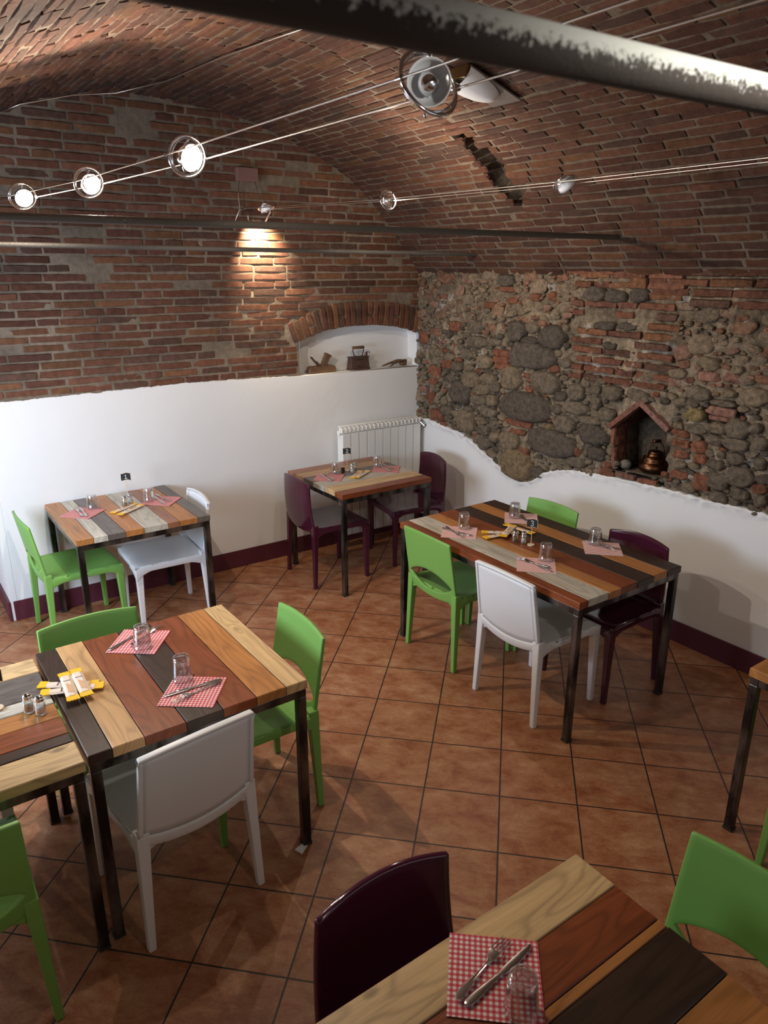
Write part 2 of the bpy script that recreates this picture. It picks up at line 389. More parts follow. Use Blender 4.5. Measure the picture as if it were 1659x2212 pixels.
# vault profile (x, z) from the right springing to the left, densified and arc-length parametrised
VT = [(0.0, 1.85), (0.0, 2.15), (-0.11, 2.285), (-0.255, 2.45), (-0.471, 2.665), (-0.674, 2.815), (-0.867, 2.912), (-1.087, 2.995), (-1.396, 3.095), (-1.716, 3.150), (-2.2, 3.18), (-2.635, 3.12), (-2.939, 3.01), (-3.3, 2.86), (-3.7, 2.65), (-4.1, 2.42), (-4.5, 2.15), (-4.8, 1.85)]
def catmull(P, n=8):
    out = []
    for i in range(len(P) - 1):
        p0 = P[max(i-1, 0)]; p1 = P[i]; p2 = P[i+1]; p3 = P[min(i+2, len(P)-1)]
        for k in range(n):
            t = k / n
            out.append(tuple(0.5*((2*p1[j]) + (-p0[j]+p2[j])*t + (2*p0[j]-5*p1[j]+4*p2[j]-p3[j])*t*t + (-p0[j]+3*p1[j]-3*p2[j]+p3[j])*t**3) for j in (0, 1)))
    return out + [P[-1]]
VP = [(0.0, 1.85), (0.0, 2.15)] + catmull(VT[1:])[1:]
SL = [0.0]
for a, b in zip(VP, VP[1:]): SL.append(SL[-1] + math.hypot(b[0]-a[0], b[1]-a[1]))
STOT = SL[-1]
def vpt(s, y, d=0.0):
    s = max(0, min(STOT - 1e-6, s)); lo, hi = 0, len(SL) - 1
    while hi - lo > 1:
        mid = (lo + hi) // 2
        if SL[mid] <= s: lo = mid
        else: hi = mid
    t = (s - SL[lo]) / (SL[hi] - SL[lo]); a, b = VP[lo], VP[hi]
    x = a[0] + (b[0]-a[0])*t; z = a[1] + (b[1]-a[1])*t
    tx, tz = (b[0]-a[0]), (b[1]-a[1]); l = math.hypot(tx, tz); tx /= l; tz /= l
    return Vector((x + (-tz) * d, y, z + tx * d)) if True else None
vzT = sorted((x, z) for x, z in VP[1:])
def vz(x): return interp(x, vzT)

BR = [(0.170, 0.070, 0.041), (0.142, 0.058, 0.036), (0.190, 0.081, 0.047), (0.130, 0.056, 0.038), (0.172, 0.076, 0.048), (0.118, 0.062, 0.043), (0.195, 0.088, 0.044)]
MORTAR = (0.265, 0.205, 0.148)
def bcol(k=1.0, sat=0):
    c = random.choice(BR); v = random.uniform(0.82, 1.18) * k
    return tuple(x * v for x in c)
def brick(mb, mp, u0, u1, w0, w1, h, col, jit=0.004, seed=0.0, nu=6, nw=4):
    """one worn brick: mp(u, w, d) -> 3-D; sinks into the mortar at its edge"""
    vs = []; tl = random.uniform(-0.004, 0.004)
    for j in range(nw):
        for i in range(nu):
            fu = i / (nu - 1); fw = j / (nw - 1)
            edge = i in (0, nu-1) or j in (0, nw-1)
            eu = 0.03 + 0.94 * fu if not edge else fu; ew = 0.12 + 0.76 * fw if not edge else fw
            if 0 < i < nu-1 and 0 < j < nw-1:
                # inner ring stands near the rim so that the edge is crisp
                L = u1 - u0; H = w1 - w0; q = 0.0045
                eu = (q + (L - 2*q) * (i-1) / (nu-3)) / L; ew = (q + (H - 2*q) * (j-1) / (nw-3)) / H
            u = u0 + (u1-u0) * eu; ww = w0 + (w1-w0) * ew
            n1 = nz(u*23+seed, ww*23, 1.3) * jit; n2 = nz(u*23, ww*23+seed, 5.1) * jit
            d = -0.004 if edge else h + nz(u*35, ww*35, seed) * 0.004 + tl*(fu-0.5)
            if not edge and (i in (1, nu-2)) and (j in (1, nw-2)): d -= 0.003
            vs.append(mp(u + n1, ww + n2, d))
    fs = [(j*nu+i, j*nu+i+1, (j+1)*nu+i+1, (j+1)*nu+i) for j in range(nw-1) for i in range(nu-1)]
    mb.add(vs, fs, col)
def grid(mb, mp, u0, u1, w0, w1, step, amp, col, freq=9.0, skip=None, off=-0.0, colf=None):
    nu = max(1, int(round((u1-u0)/step))); nw = max(1, int(round((w1-w0)/step)))
    vs = []
    for j in range(nw+1):
        for i in range(nu+1):
            u = u0+(u1-u0)*i/nu; w_ = w0+(w1-w0)*j/nw
            vs.append(mp(u, w_, off + amp*(nz(u*freq, w_*freq, 2.2) + 0.5*nz(u*freq*3, w_*freq*3, 7.7))))
    fs = []; cs = []
    for j in range(nw):
        for i in range(nu):
            uc = u0+(u1-u0)*(i+.5)/nu; wc = w0+(w1-w0)*(j+.5)/nw
            if skip and skip(uc, wc): continue
            fs.append((j*(nu+1)+i, j*(nu+1)+i+1, (j+1)*(nu+1)+i+1, (j+1)*(nu+1)+i)); cs.append(colf(uc, wc) if colf else col)
    n = len(mb.v); mb.v += [tuple(v) for v in vs]
    for f, c in zip(fs, cs): mb.f.append(tuple(k+n for k in f)); mb.c.append(c); mb.mi.append(0)

# ---- back wall (y = 0), looks towards -y
def mpA(u, w_, d): return Vector((u, -d, w_))
NA = [(-1.128, 1.411), (-1.118, 1.55), (-1.111, 1.673), (-1.0, 1.712), (-0.9, 1.741), (-0.77, 1.759), (-0.65, 1.767), (-0.45, 1.767), (-0.25, 1.750), (-0.12, 1.722), (-0.03, 1.691), (-0.012, 1.66)]
archT = NA[2:11]
def in_nicheA(u, w_, g=0.0): return -1.13 - g < u < 0.0 and 1.40 < w_ < interp(u, archT) - 0.004 + g
def archdist(u, w_): return w_ - interp(u, archT)
def in_arch(u, w_): return -1.20 < u < -0.002 and w_ > 1.62 and -0.03 < archdist(max(u, -1.111), w_) < (0.135 if u < -1.0 else 0.175)
mb = MB()
def mortA(u, w_):
    k = 0.75 + 0.35 * nz(u*3, w_*3, 4)
    return tuple(x*k for x in MORTAR)
def topA(u): return vz(u) + 0.04
grid(mb, mpA, CX, 0.0, -0.02, 1.41, 0.05, 0.0, MORTAR, colf=mortA)
grid(mb, mpA, XL, 0.0, 1.41, 3.24, 0.022, 0.005, MORTAR, colf=mortA, skip=lambda u, w_: in_nicheA(u, w_) or w_ > vz(u) + 0.06, off=0.001)
z = 1.432; row = 0
while z < 3.25:
    hgt = random.uniform(0.040, 0.046); u = XL + random.uniform(-.25, 0)
    while u < 0:
        ln = random.choice((0.235, 0.240, 0.228, 0.245, 0.12)); u1 = min(u + ln, 0.0); uc = (u + u1)/2; zc = z + hgt/2
        ok = u1 - u > 0.03 and zc < vz(uc) + 0.02 and not in_arch(uc, zc)
        # clip against the niche
        a, b = u, u1
        if 1.40 < zc < 1.69 and b > -1.135:
            b = min(b, -1.135); ok = ok and b - a > 0.03
            uc = (a+b)/2
        elif in_nicheA(uc, zc, 0.01): ok = False
        if ok and in_arch(b, zc) and b < -0.9: b = min(b, -1.2); ok = b - a > 0.03
        patch = nz(uc*2.1+3, zc*3.1, 9.0)
        if ok and patch > 0.30: ok = random.random() < 0.40          # places smeared with mortar
        if ok:
            dk = 0.84 + 0.22*nz(uc*1.3, zc*1.3, 3)
            tilt = nz(uc*4, zc*9, 2)*0.003
            mpq = (lambda t: (lambda p, q, d: mpA(p, q + t, d)))(tilt)
            brick(mb, mpq, a, b, z, z+hgt, random.uniform(0.005, 0.010), bcol(dk), 0.0045, random.random()*50)
        u = u1 + random.uniform(0.008, 0.014)
    z += hgt + random.uniform(0.008, 0.011); row += 1
# voussoirs over the niche
nvs = 23
for k in range(nvs):
    t = (k + 0.5)/nvs; u = -1.165 + t*1.155
    zb = interp(max(u, -1.111), archT) - 0.010
    ang = (0.5 - t) * 0.66 + (0.08 if t < .2 else 0)
    if t > 0.75: ang = (0.5 - t)*0.35
    ln = 0.150 + 0.035*min(1, t*3)
    wd = 0.042
    ca, sa = math.cos(ang), math.sin(ang)
    mpv = (lambda u, zb, ca, sa: (lambda p, q, d: mpA(u + p*ca - q*sa, zb + p*sa + q*ca, d)))(u, zb, ca, sa)
    c_ = bcol(0.92)
    if k % 5 == 3: brick(mb, mpv, -wd/2, wd/2, 0, ln*.4, 0.014, c_, 0.003, k*3.1, 4, 5); brick(mb, mpv, -wd/2, wd/2, ln*.4+.01, ln, 0.014, c_, 0.003, k*3.1, 4, 5)
    else: brick(mb, mpv, -wd/2, wd/2, 0, ln, 0.014, c_, 0.003, k*3.1, 4, 7)
wallA = struct(mb.build('wall_back', M['brick'], smooth=True, auto=33))
# niche lining (white), shelf included
mb = MB(); D = 0.125
prof = NA + [(0.0, 1.411)]
n = len(prof)
vs = [(x, 0.004, z) for x, z in prof] + [(x + (0.006 if i < 3 else 0), D, z) for i, (x, z) in enumerate(prof)]
mb.add(vs, [tuple(range(n, 2*n))] + [(i, (i+1) % n, n+(i+1) % n, n+i) for i in range(n)])
mb.build('niche_lining', M['plaster'], wallA)
# white plaster below
lineA = [(-3.4, 1.415), (-3.18, 1.417), (-2.64, 1.424), (-2.02, 1.436), (-1.31, 1.420), (-1.13, 1.412), (0.0, 1.404)]
mb = MB(); nu, nw = 330, 44
for j in range(nw+1):
    for i in range(nu+1):
        u = CX + (-0.0 - CX)*i/nu; f = j/nw
        zt = interp(u, lineA) + (0.0 if u > -1.13 else 0.007*nz(u*14, 3, 1) + 0.006*nz(u*45, 5, 2))
        w_ = zt * (1 - (1-f)**1.0)
        d = 0.014 + 0.002*nz(u*2, w_*2, 4)
        if j == nw: d = -0.004 if u < -1.13 else -D + 0.003
        if j == nw-1: w_ = zt - 0.001; d = 0.013
        if j == nw and u >= -1.13: w_ = zt + 0.0
        mb.v.append((u, -d, w_))
for j in range(nw):
    for i in range(nu): mb.f.append((j*(nu+1)+i, j*(nu+1)+i+1, (j+1)*(nu+1)+i+1, (j+1)*(nu+1)+i)); mb.c.append(None); mb.mi.append(0)
mb.build('plaster', M['plaster'], wallA, smooth=True, auto=50)
# return of the back wall at the passage and the passage behind
mb = MB(); mb.box((CX + 0.006, 0.30, 0.70), (0.04, 0.63, 1.42)); mb.build('plaster_return', M['plaster'], wallA)
mb = MB(); mb.box((-4.0, YB - .05, 0.75), (1.6, 0.1, 1.5)); struct(mb.build('wall_passage', M['plaster']))
mb = MB(); mb.box((-4.05, 0.65, 1.46), (1.6, 1.3, 0.08)); struct(mb.build('ceiling_passage', M['plaster']))
mb = MB(); mb.box((XL - .05, 0.65, 0.75), (0.1, 1.3, 1.5)); struct(mb.build('wall_passage_left', M['plaster']))

# ---- ceiling: barrel vault along y
def crack(s, y):
    """half width of the broken seam across the vault"""
    s1, s2 = 0.80, 1.55
    if not s1 < s < s2: return -1
    k = min(1, (s - s1)/0.12, (s2 - s)/0.25)
    wdt = 0.075*k*(1.25 - 0.45*(s-s1)/(s2-s1)) + 0.008 + 0.02*nz(s*23, 2, 2)
    yc = -1.44 + 0.05*nz(s*7, 1, 3) + 0.035*nz(s*19, 4, 6)
    return wdt - abs(y - yc)
def mpV(u, w_, d): return vpt(w_, u, d)      # u = y, w = arc length
mb = MB()
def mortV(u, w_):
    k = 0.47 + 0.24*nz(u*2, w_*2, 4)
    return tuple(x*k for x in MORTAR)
stepv = 0.035
nu = int((0.04 - YF)/stepv); nw = int((STOT - 0.30)/stepv)
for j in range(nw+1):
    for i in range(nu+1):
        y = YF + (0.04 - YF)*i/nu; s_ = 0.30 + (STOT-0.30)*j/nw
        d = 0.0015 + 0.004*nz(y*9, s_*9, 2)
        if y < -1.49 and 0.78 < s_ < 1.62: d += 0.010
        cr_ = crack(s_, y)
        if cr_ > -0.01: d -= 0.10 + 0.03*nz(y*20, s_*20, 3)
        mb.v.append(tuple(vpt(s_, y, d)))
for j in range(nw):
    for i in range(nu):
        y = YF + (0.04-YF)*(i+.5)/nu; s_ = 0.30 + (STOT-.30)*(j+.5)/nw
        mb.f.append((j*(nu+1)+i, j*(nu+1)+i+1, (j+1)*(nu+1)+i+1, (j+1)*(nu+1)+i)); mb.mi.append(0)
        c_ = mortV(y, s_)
        if crack(s_, y) > -0.01: c_ = (0.060, 0.042, 0.032)  # shade inside the crack painted into the mortar colour
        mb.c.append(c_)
s_ = 0.302
while s_ < STOT - 0.05:
    hgt = random.uniform(0.040, 0.046); y = YF + random.uniform(-.25, 0)
    while y < 0:
        ln = random.choice((0.235, 0.242, 0.23, 0.225, 0.15)); y1 = min(y+ln, 0.0); yc = (y+y1)/2; sc_ = s_ + hgt/2
        far = yc < -5.6
        if y1 - y > 0.04 and not (far and sc_ > 2.2):
            a, b = y, y1
            if crack(sc_, yc) > 0 or crack(sc_, a) > 0 or crack(sc_, b) > 0:
                yc0 = -1.44 + 0.05*nz(sc_*7, 1, 3) + 0.035*nz(sc_*19, 4, 6); hw = crack(sc_, yc0)
                if a < yc0 - hw - 0.05: b = min(b, yc0 - hw + random.uniform(-.01, .015))
                elif b > yc0 + hw + .05: a = max(a, yc0 + hw + random.uniform(-.02, .01))
                else: a = b = 0
            if b - a > 0.035:
                dk = 0.86 + 0.28*nz(yc*1.1, sc_*1.4, 8)
                step = 0.012 if (yc < -1.44 and 0.78 < sc_ < 1.62) else 0
                wav = 0.006*nz(yc*2.5, s_*0.7, 4)
                mpq = (lambda t: (lambda p, q, d: mpV(p, q + t, d)))(wav)
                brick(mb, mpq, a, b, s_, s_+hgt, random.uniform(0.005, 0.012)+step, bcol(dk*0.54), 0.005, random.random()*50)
        y = y1 + random.uniform(0.008, 0.014)
    s_ += hgt + random.uniform(0.008, 0.011)
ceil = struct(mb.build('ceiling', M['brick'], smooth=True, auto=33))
# outer shell of the vault, stops daylight
mb = MB(); vs = []
for y in (YF - .3, .25):
    for i in range(0, 41): vs.append(tuple(vpt(STOT*i/40, y, -0.16)))
mb.add(vs, [(i, i+1, 42+i, 41+i) for i in range(40)])
struct(mb.build('ceiling_shell', M['rubble']))

# ---- right wall (x = 0), looks towards -x; u = y, w = z
def mpB(u, w_, d): return Vector((-d, u, w_))
lineB = [(-7.1, 0.94), (-3.3, 0.94), (-3.075, 0.940), (-2.922, 0.938), (-2.641, 0.934), (-2.328, 0.929), (-1.978, 0.909), (-1.80, 0.895), (-1.706, 0.882), (-1.60, 0.855), (-1.502, 0.815), (-1.42, 0.755), (-1.356, 0.715), (-1.28, 0.698), (-1.21, 0.70), (-1.143, 0.715), (-1.06, 0.76), (-0.97, 0.80), (-0.881, 0.835), (-0.74, 0.895), (-0.604, 0.940), (-0.35, 0.965), (-0.16, 0.985), (0.1, 0.99)]
rubT = [(-7, 1.90), (-3.1, 1.93), (-2.9, 1.96), (-2.6, 1.99), (-2.32, 2.06), (-2.0, 2.10), (-1.83, 2.13), (-1.65, 2.16), (-1.5, 2.20), (-1.24, 2.22), (-0.79, 2.22), (-0.5, 2.19), (0, 2.15)]
NB = [(-2.066, 0.965), (-2.036, 1.241), (-2.218, 1.403), (-2.415, 1.300), (-2.462, 0.985)]
def in_poly(x, y, P):
    r = False
    for i in range(len(P)):
        (a, b), (c, d) = P[i], P[i-1]
        if (b > y) != (d > y) and x < (c-a)*(y-b)/(d-b) + a: r = not r
    return r
HOLE = [(-2.60, 1.45, 0.10, 0.022)]
mb = MB()
STC = {0: (0.105, 0.084, 0.064), 1: (0.165, 0.130, 0.092), 2: (0.225, 0.170, 0.110), 3: (0.205, 0.145, 0.080), 4: (0.230, 0.092, 0.052), 5: (0.24, 0.18, 0.08), 6: (0.27, 0.14, 0.10)}
LIME = (0.36, 0.28, 0.19)
def mortB(u, w_):
    k = 0.72 + 0.4*nz(u*4, w_*4, 4)
    c = LIME if w_ < 1.9 else (0.30, 0.225, 0.15)
    if nz(u*6+4, w_*6, 1) > 0.42: c = (0.50, 0.45, 0.38)
    return tuple(x*k for x in c)
mpBh = lambda u, w_, d: mpB(u, w_, min(d, -0.002) if w_ < interp(u, lineB) - 0.012 else d - 0.10*max(0.0, 1 - ((u+2.735)/0.13)**2 - ((w_-1.425)/0.075)**2)**0.5)
grid(mb, mpBh, -3.7, 0.0, 0.60, 2.18, 0.0125, 0.032, LIME, freq=13, colf=mortB, off=-0.004, skip=lambda u, w_: in_poly(u, w_, NB))
grid(mb, mpB, YF, -3.7, 0.0, 2.18, 0.08, 0.01, LIME, colf=mortB)
grid(mb, mpB, -3.7, 0.0, -0.02, 0.60, 0.2, 0.0, LIME)
taken = []
def free(u, w_, a, b):
    for (x, y, p, q) in taken:
        if abs(u-x) < (a+p)*0.92 and abs(w_-y) < (b+q)*0.92 and ((u-x)/(a+p))**2 + ((w_-y)/(b+q))**2 < 0.86: return False
    return True
def stone(u, w_, a, b, h, col, rot=0.0, seed=0.0, pw=2.6, n=18):
    rings = ((1.05, -0.02), (0.995, 0.40), (0.93, 0.74), (0.78, 0.92), (0.56, 0.99), (0.30, 1.0))
    ca, sa = math.cos(rot), math.sin(rot); vs = []
    for rr, hh in rings:
        for k in range(n):
            t = 2*PI*k/n; c_, s_ = math.cos(t), math.sin(t)
            q = (abs(c_)**pw + abs(s_)**pw)**(-1/pw)
            q *= 1 + 0.22*nz(c_*1.5+seed, s_*1.5, 2) + 0.05*nz(c_*4+seed, s_*4, 8)
            x = a*q*rr*c_; y = b*q*rr*s_
            X, Y = u + x*ca - y*sa, w_ + x*sa + y*ca
            d = h*hh + (0.014*nz(X*20+seed, Y*26, 1) + 0.007*nz(X*60, Y*60, seed) if hh > 0.2 else 0)
            vs.append(mpB(X, Y, d))
    vs.append(mpB(u, w_, h*1.02 + 0.008*nz(u*22+seed, w_*22, 1)))
    fs = [(i*n+k, i*n+(k+1) % n, (i+1)*n+(k+1) % n, (i+1)*n+k) for i in range(len(rings)-1) for k in range(n)]
    o = (len(rings)-1)*n
    fs += [(o+k, o+(k+1) % n, len(vs)-1) for k in range(n)]
    kk = random.uniform(0.88, 1.12); mb.add(vs, fs, tuple(x*kk for x in col))
STONES = [(-0.721,1.765,0.08,0.045,1),(-0.746,1.661,0.111,0.045,1),(-0.937,1.675,0.07,0.028,1),(-1.145,1.768,0.087,0.072,0),(-1.302,1.801,0.057,0.041,1),(-1.278,1.713,0.078,0.023,0),(-1.479,1.747,0.113,0.076,0),(-1.299,1.605,0.22,0.083,0),(-1.122,1.438,0.106,0.083,2),(-1.448,1.446,0.131,0.072,1),(-0.688,1.371,0.102,0.059,2),(-0.879,1.402,0.084,0.037,2),(-0.451,1.351,0.061,0.031,1),(-0.577,1.253,0.119,0.087,0),(-0.818,1.314,0.086,0.038,2),(-0.961,1.354,0.053,0.041,1),(-0.786,1.229,0.087,0.038,1),(-0.932,1.246,0.06,0.042,2),(-1.265,1.249,0.244,0.099,0),(-0.676,1.14,0.058,0.03,1),(-0.422,1.096,0.076,0.041,1),(-0.533,1.082,0.054,0.031,2),(-0.821,1.075,0.062,0.034,2),(-0.902,1.153,0.091,0.038,1),(-0.969,1.07,0.054,0.034,1),(-0.863,1.008,0.062,0.039,1),(-0.976,0.977,0.048,0.038,2),(-1.141,0.982,0.108,0.066,2),(-1.224,0.82,0.158,0.11,3),(-1.725,1.413,0.065,0.054,1),(-1.727,1.31,0.102,0.04,1),(-1.566,1.278,0.044,0.038,1),(-1.654,1.185,0.082,0.06,1),(-0.655,1.044,0.105,0.088,2),(-1.426,0.80,0.069,0.037,0),(-1.539,1.04,0.211,0.093,0),(-0.527,1.456,0.06,0.039,1),(-0.657,1.461,0.051,0.025,2),(-0.829,1.52,0.079,0.049,2),(-0.415,1.695,0.04,0.034,0),(-0.624,1.701,0.038,0.021,1),(-0.472,1.758,0.059,0.038,4),(-0.849,1.931,0.059,0.023,4),(-1.012,1.602,0.091,0.024,4),(-0.993,1.552,0.086,0.024,4),(-1.02,1.507,0.08,0.024,4),(-1.268,1.471,0.048,0.019,4),(-1.187,1.123,0.123,0.024,4),(-1.32,1.121,0.032,0.024,4),(-1.204,1.056,0.072,0.02,4),(-1.272,0.915,0.055,0.045,4),(-0.239,1.39,0.065,0.04,4),(-0.391,1.459,0.069,0.035,4),(-0.085,1.645,0.059,0.045,4),(-0.228,1.307,0.058,0.023,4),(-0.203,1.166,0.044,0.051,4),(-1.024,2.044,0.072,0.019,4),(-1.019,2.104,0.083,0.041,0),(-1.085,1.97,0.044,0.023,4),(-1.294,1.999,0.046,0.022,4),(-1.453,2.011,0.029,0.028,4),(-1.508,1.145,0.05,0.023,3),(-1.805,2.031,0.084,0.045,0),(-1.964,2.024,0.092,0.039,0),(-2.129,2.035,0.064,0.038,0),(-1.897,1.849,0.083,0.025,0),(-2.064,1.854,0.072,0.022,0),(-1.95,1.731,0.057,0.023,0),(-2.004,1.442,0.069,0.046,1),(-1.889,1.363,0.04,0.043,1),(-1.879,1.447,0.039,0.026,1),(-1.975,1.306,0.064,0.042,1),(-1.848,1.247,0.094,0.027,1),(-1.886,1.159,0.114,0.065,0),(-2.445,1.616,0.058,0.028,2),(-2.63,1.692,0.064,0.036,2),(-2.788,1.672,0.037,0.022,2),(-2.585,1.52,0.076,0.042,1),(-2.91,1.546,0.08,0.047,2),(-2.761,1.544,0.047,0.022,2),(-2.583,1.396,0.056,0.037,5),(-2.737,1.485,0.072,0.018,1),(-2.605,1.323,0.066,0.028,1),(-2.734,1.345,0.053,0.032,2),(-2.844,1.36,0.074,0.049,1),(-2.938,1.381,0.036,0.026,1),(-2.725,1.277,0.054,0.028,1),(-2.852,1.278,0.079,0.032,1),(-2.978,1.307,0.044,0.035,1),(-2.855,1.199,0.051,0.032,1),(-2.751,1.143,0.054,0.028,1),(-2.899,1.104,0.083,0.055,1),(-2.779,1.057,0.063,0.052,1),(-2.996,1.201,0.035,0.036,1),(-2.914,1.012,0.051,0.032,1),(-2.794,0.962,0.054,0.033,1),(-3.029,1.003,0.035,0.032,1),(-2.676,1.023,0.056,0.048,4),(-2.515,1.218,0.055,0.024,4),(-2.529,1.158,0.050,0.025,4),(-2.525,1.096,0.052,0.022,2),(-2.53,1.035,0.058,0.022,4),(-2.729,1.438,0.087,0.025,6),(-2.726,1.400,0.058,0.012,6),(-2.631,1.619,0.064,0.027,6),(-2.767,1.626,0.047,0.026,6),(-2.505,1.275,0.052,0.022,4),(-2.017,0.937,0.052,0.030,4),(-2.651,1.156,0.041,0.029,4),(-1.927,1.039,0.073,0.044,0),(-1.769,0.949,0.085,0.034,1),(-2.603,0.975,0.047,0.03,2)]
for i, (u, w_, a, b, c) in enumerate(STONES):
    red = c in (4, 6)
    stone(u, w_, a*1.0, b*1.03, (0.020 if red else min(0.055, 0.022 + 0.35*min(a, b))), STC[c], nz(i, 3, 1)*0.12, i*1.7, 6.0 if red else 2.5)
    taken.append((u, w_, a, b))
# brick patch in the middle of the rubble
z = 1.50
while z < 2.13:
    u = -2.40 + 0.05*nz(z*9, 2, 1)
    while u < -1.66:
        ln = random.choice((0.22, 0.24, 0.13)); u1 = min(u+ln, -1.64 + 0.05*nz(z*8, 7, 1))
        if u1 - u > 0.04 and free((u+u1)/2, z+.02, (u1-u)/2*0.8, 0.010) and random.random() < 0.94:
            brick(mb, mpB, u, u1, z, z+0.041, random.uniform(0.012, 0.022), bcol(1.12), 0.008, random.random()*50)
        u = u1 + 0.014
    z += 0.057
for q in range(8): taken.append((-2.35 + q*0.095, 1.81, 0.05, 0.33))
# roof bricks and jambs of the small niche
def obrick(p, q, t, h, col, d0=0.0):
    """brick between two points p, q of the wall plane, thickness t, standing out h"""
    (a, b), (c, d) = p, q; L = math.hypot(c-a, d-b); ca, sa = (c-a)/L, (d-b)/L
    brick(mb, lambda x, y, dd: mpB(a + x*ca - y*sa, b + x*sa + y*ca, dd), 0, L, -t/2, t/2, h, col, 0.004, a*31, 7, 4)
obrick((-2.235, 1.428), (-2.010, 1.232), 0.040, 0.030, (0.23, 0.10, 0.07))
obrick((-2.205, 1.430), (-2.440, 1.285), 0.040, 0.034, (0.27, 0.14, 0.11))
obrick((-2.035, 1.232), (-2.040, 1.115), 0.034, 0.012, (0.27, 0.11, 0.07))
obrick((-2.050, 1.105), (-2.066, 0.975), 0.034, 0.012, (0.25, 0.10, 0.07))
obrick((-2.09, 0.945), (-2.24, 0.945), 0.035, 0.022, (0.22, 0.11, 0.08)); obrick((-2.26, 0.940), (-2.40, 0.950), 0.035, 0.022, (0.25, 0.10, 0.06))
taken += [(-2.12, 1.34, 0.12, 0.08), (-2.32, 1.36, 0.12, 0.08), (-2.25, 1.15, 0.23, 0.2), (-2.2, 0.95, 0.2, 0.03)]
# smaller stones and brick bits between
rnd = random.Random(5)
def lineb(u): return interp(u, lineB)
for att in range(14000):
    u = rnd.uniform(-3.65, -0.01); w_ = rnd.uniform(0.66, 2.2)
    if w_ < lineb(u) + 0.0 or w_ > interp(u, rubT) - 0.01: continue
    stony = w_ < 1.72 + 0.12*nz(u*3, 2, 2) if u > -1.7 else w_ < 1.52 + 0.1*nz(u*3, 2, 2)
    sz = rnd.choice((0.075, 0.055, 0.04, 0.03, 0.022)) if att < 7000 else rnd.choice((0.03, 0.02, 0.014))
    a = sz*rnd.uniform(0.9, 1.3); b = sz*rnd.uniform(0.45, 0.75)
    if not stony:
        if rnd.random() < 0.35 or a > 0.08: continue
        c = rnd.choice((4, 2, 6, 2, 1, 4)); h = rnd.uniform(0.008, 0.020); pw = rnd.choice((2.5, 4, 6))
    else:
        c = rnd.choice((1, 1, 1, 0, 2, 2, 1, 0, 4)) if u < -0.35 else rnd.choice((2, 6, 2, 1, 1, 4)); h = 0.012 + 0.32*b; pw = 2.4 if c != 4 else 5
    if not free(u, w_, a, b): continue
    taken.append((u, w_, a, b)); col = STC[c]
    if not stony: kq = rnd.uniform(0.3, 0.8); col = tuple(kq*x + (1-kq)*y for x, y in zip(col, (0.24, 0.17, 0.11)))
    stone(u, w_, a, b, h, col, rnd.uniform(-0.3, 0.3), att*0.37, pw, 12)
# regular bricks between the rubble and the vault
z = 1.93
while z < 2.16:
    u = -3.7
    while u < -0.0:
        ln = random.choice((0.235, 0.24, 0.12)); u1 = min(u+ln, 0.0); uc = (u+u1)/2
        if z > interp(uc, rubT) - 0.02 + 0.03*nz(uc*6, z*3, 1) and u1-u > .04:
            brick(mb, mpB, u, u1, z, z+0.042, random.uniform(0.010, 0.022), bcol(1.0), 0.006, random.random()*50)
        u = u1 + 0.013
    z += 0.054
# inside of the small niche (brick-lined box)
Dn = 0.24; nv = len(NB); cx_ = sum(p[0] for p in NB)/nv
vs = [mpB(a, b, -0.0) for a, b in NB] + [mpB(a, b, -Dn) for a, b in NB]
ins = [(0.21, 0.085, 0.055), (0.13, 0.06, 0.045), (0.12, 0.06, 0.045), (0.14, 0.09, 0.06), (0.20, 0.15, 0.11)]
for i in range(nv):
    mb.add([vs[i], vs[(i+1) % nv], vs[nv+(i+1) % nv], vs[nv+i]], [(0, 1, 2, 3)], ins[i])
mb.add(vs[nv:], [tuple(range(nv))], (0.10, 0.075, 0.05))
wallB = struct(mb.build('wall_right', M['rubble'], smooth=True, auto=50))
# jamb bricks on the far side of the niche
mb = MB()
for z0, z1 in ((0.975, 1.105), (1.115, 1.235)):
    brick(mb, lambda p, q, d: Vector((p, -2.066 + 0.03*(q-0.97)/0.27 - d - 0.002, q)), 0.004, 0.115, z0, z1, 0.008, (0.24, 0.09, 0.055), 0.003, z0*9, 6, 6)
    brick(mb, lambda p, q, d: Vector((p, -2.066 + 0.03*(q-0.97)/0.27 - d - 0.002, q)), 0.125, 0.235, z0, z1, 0.008, (0.10, 0.07, 0.055), 0.003, z0*5, 6, 6)
mb.build('niche_jamb', M['rubble'], wallB, smooth=True)
mb = MB(); n_ = 13                      # loose stone in the niche belongs to the masonry
for i in range(7):
    for k in range(n_):
        t = 2*PI*k/n_; f = PI*i/6; r = 0.036*math.sin(f)
        mb.v.append((0.05 + r*math.cos(t)*(1+.2*nz(i, k, 1)), -2.115 + r*1.1*math.sin(t), 1.0 + 0.032*math.cos(f)*1.0))
for i in range(6):
    for k in range(n_): mb.f.append((i*n_+k, i*n_+(k+1) % n_, (i+1)*n_+(k+1) % n_, (i+1)*n_+k)); mb.c.append((0.20, 0.18, 0.15)); mb.mi.append(0)
mb.build('loose_stone', M['rubble'], wallB, smooth=True)
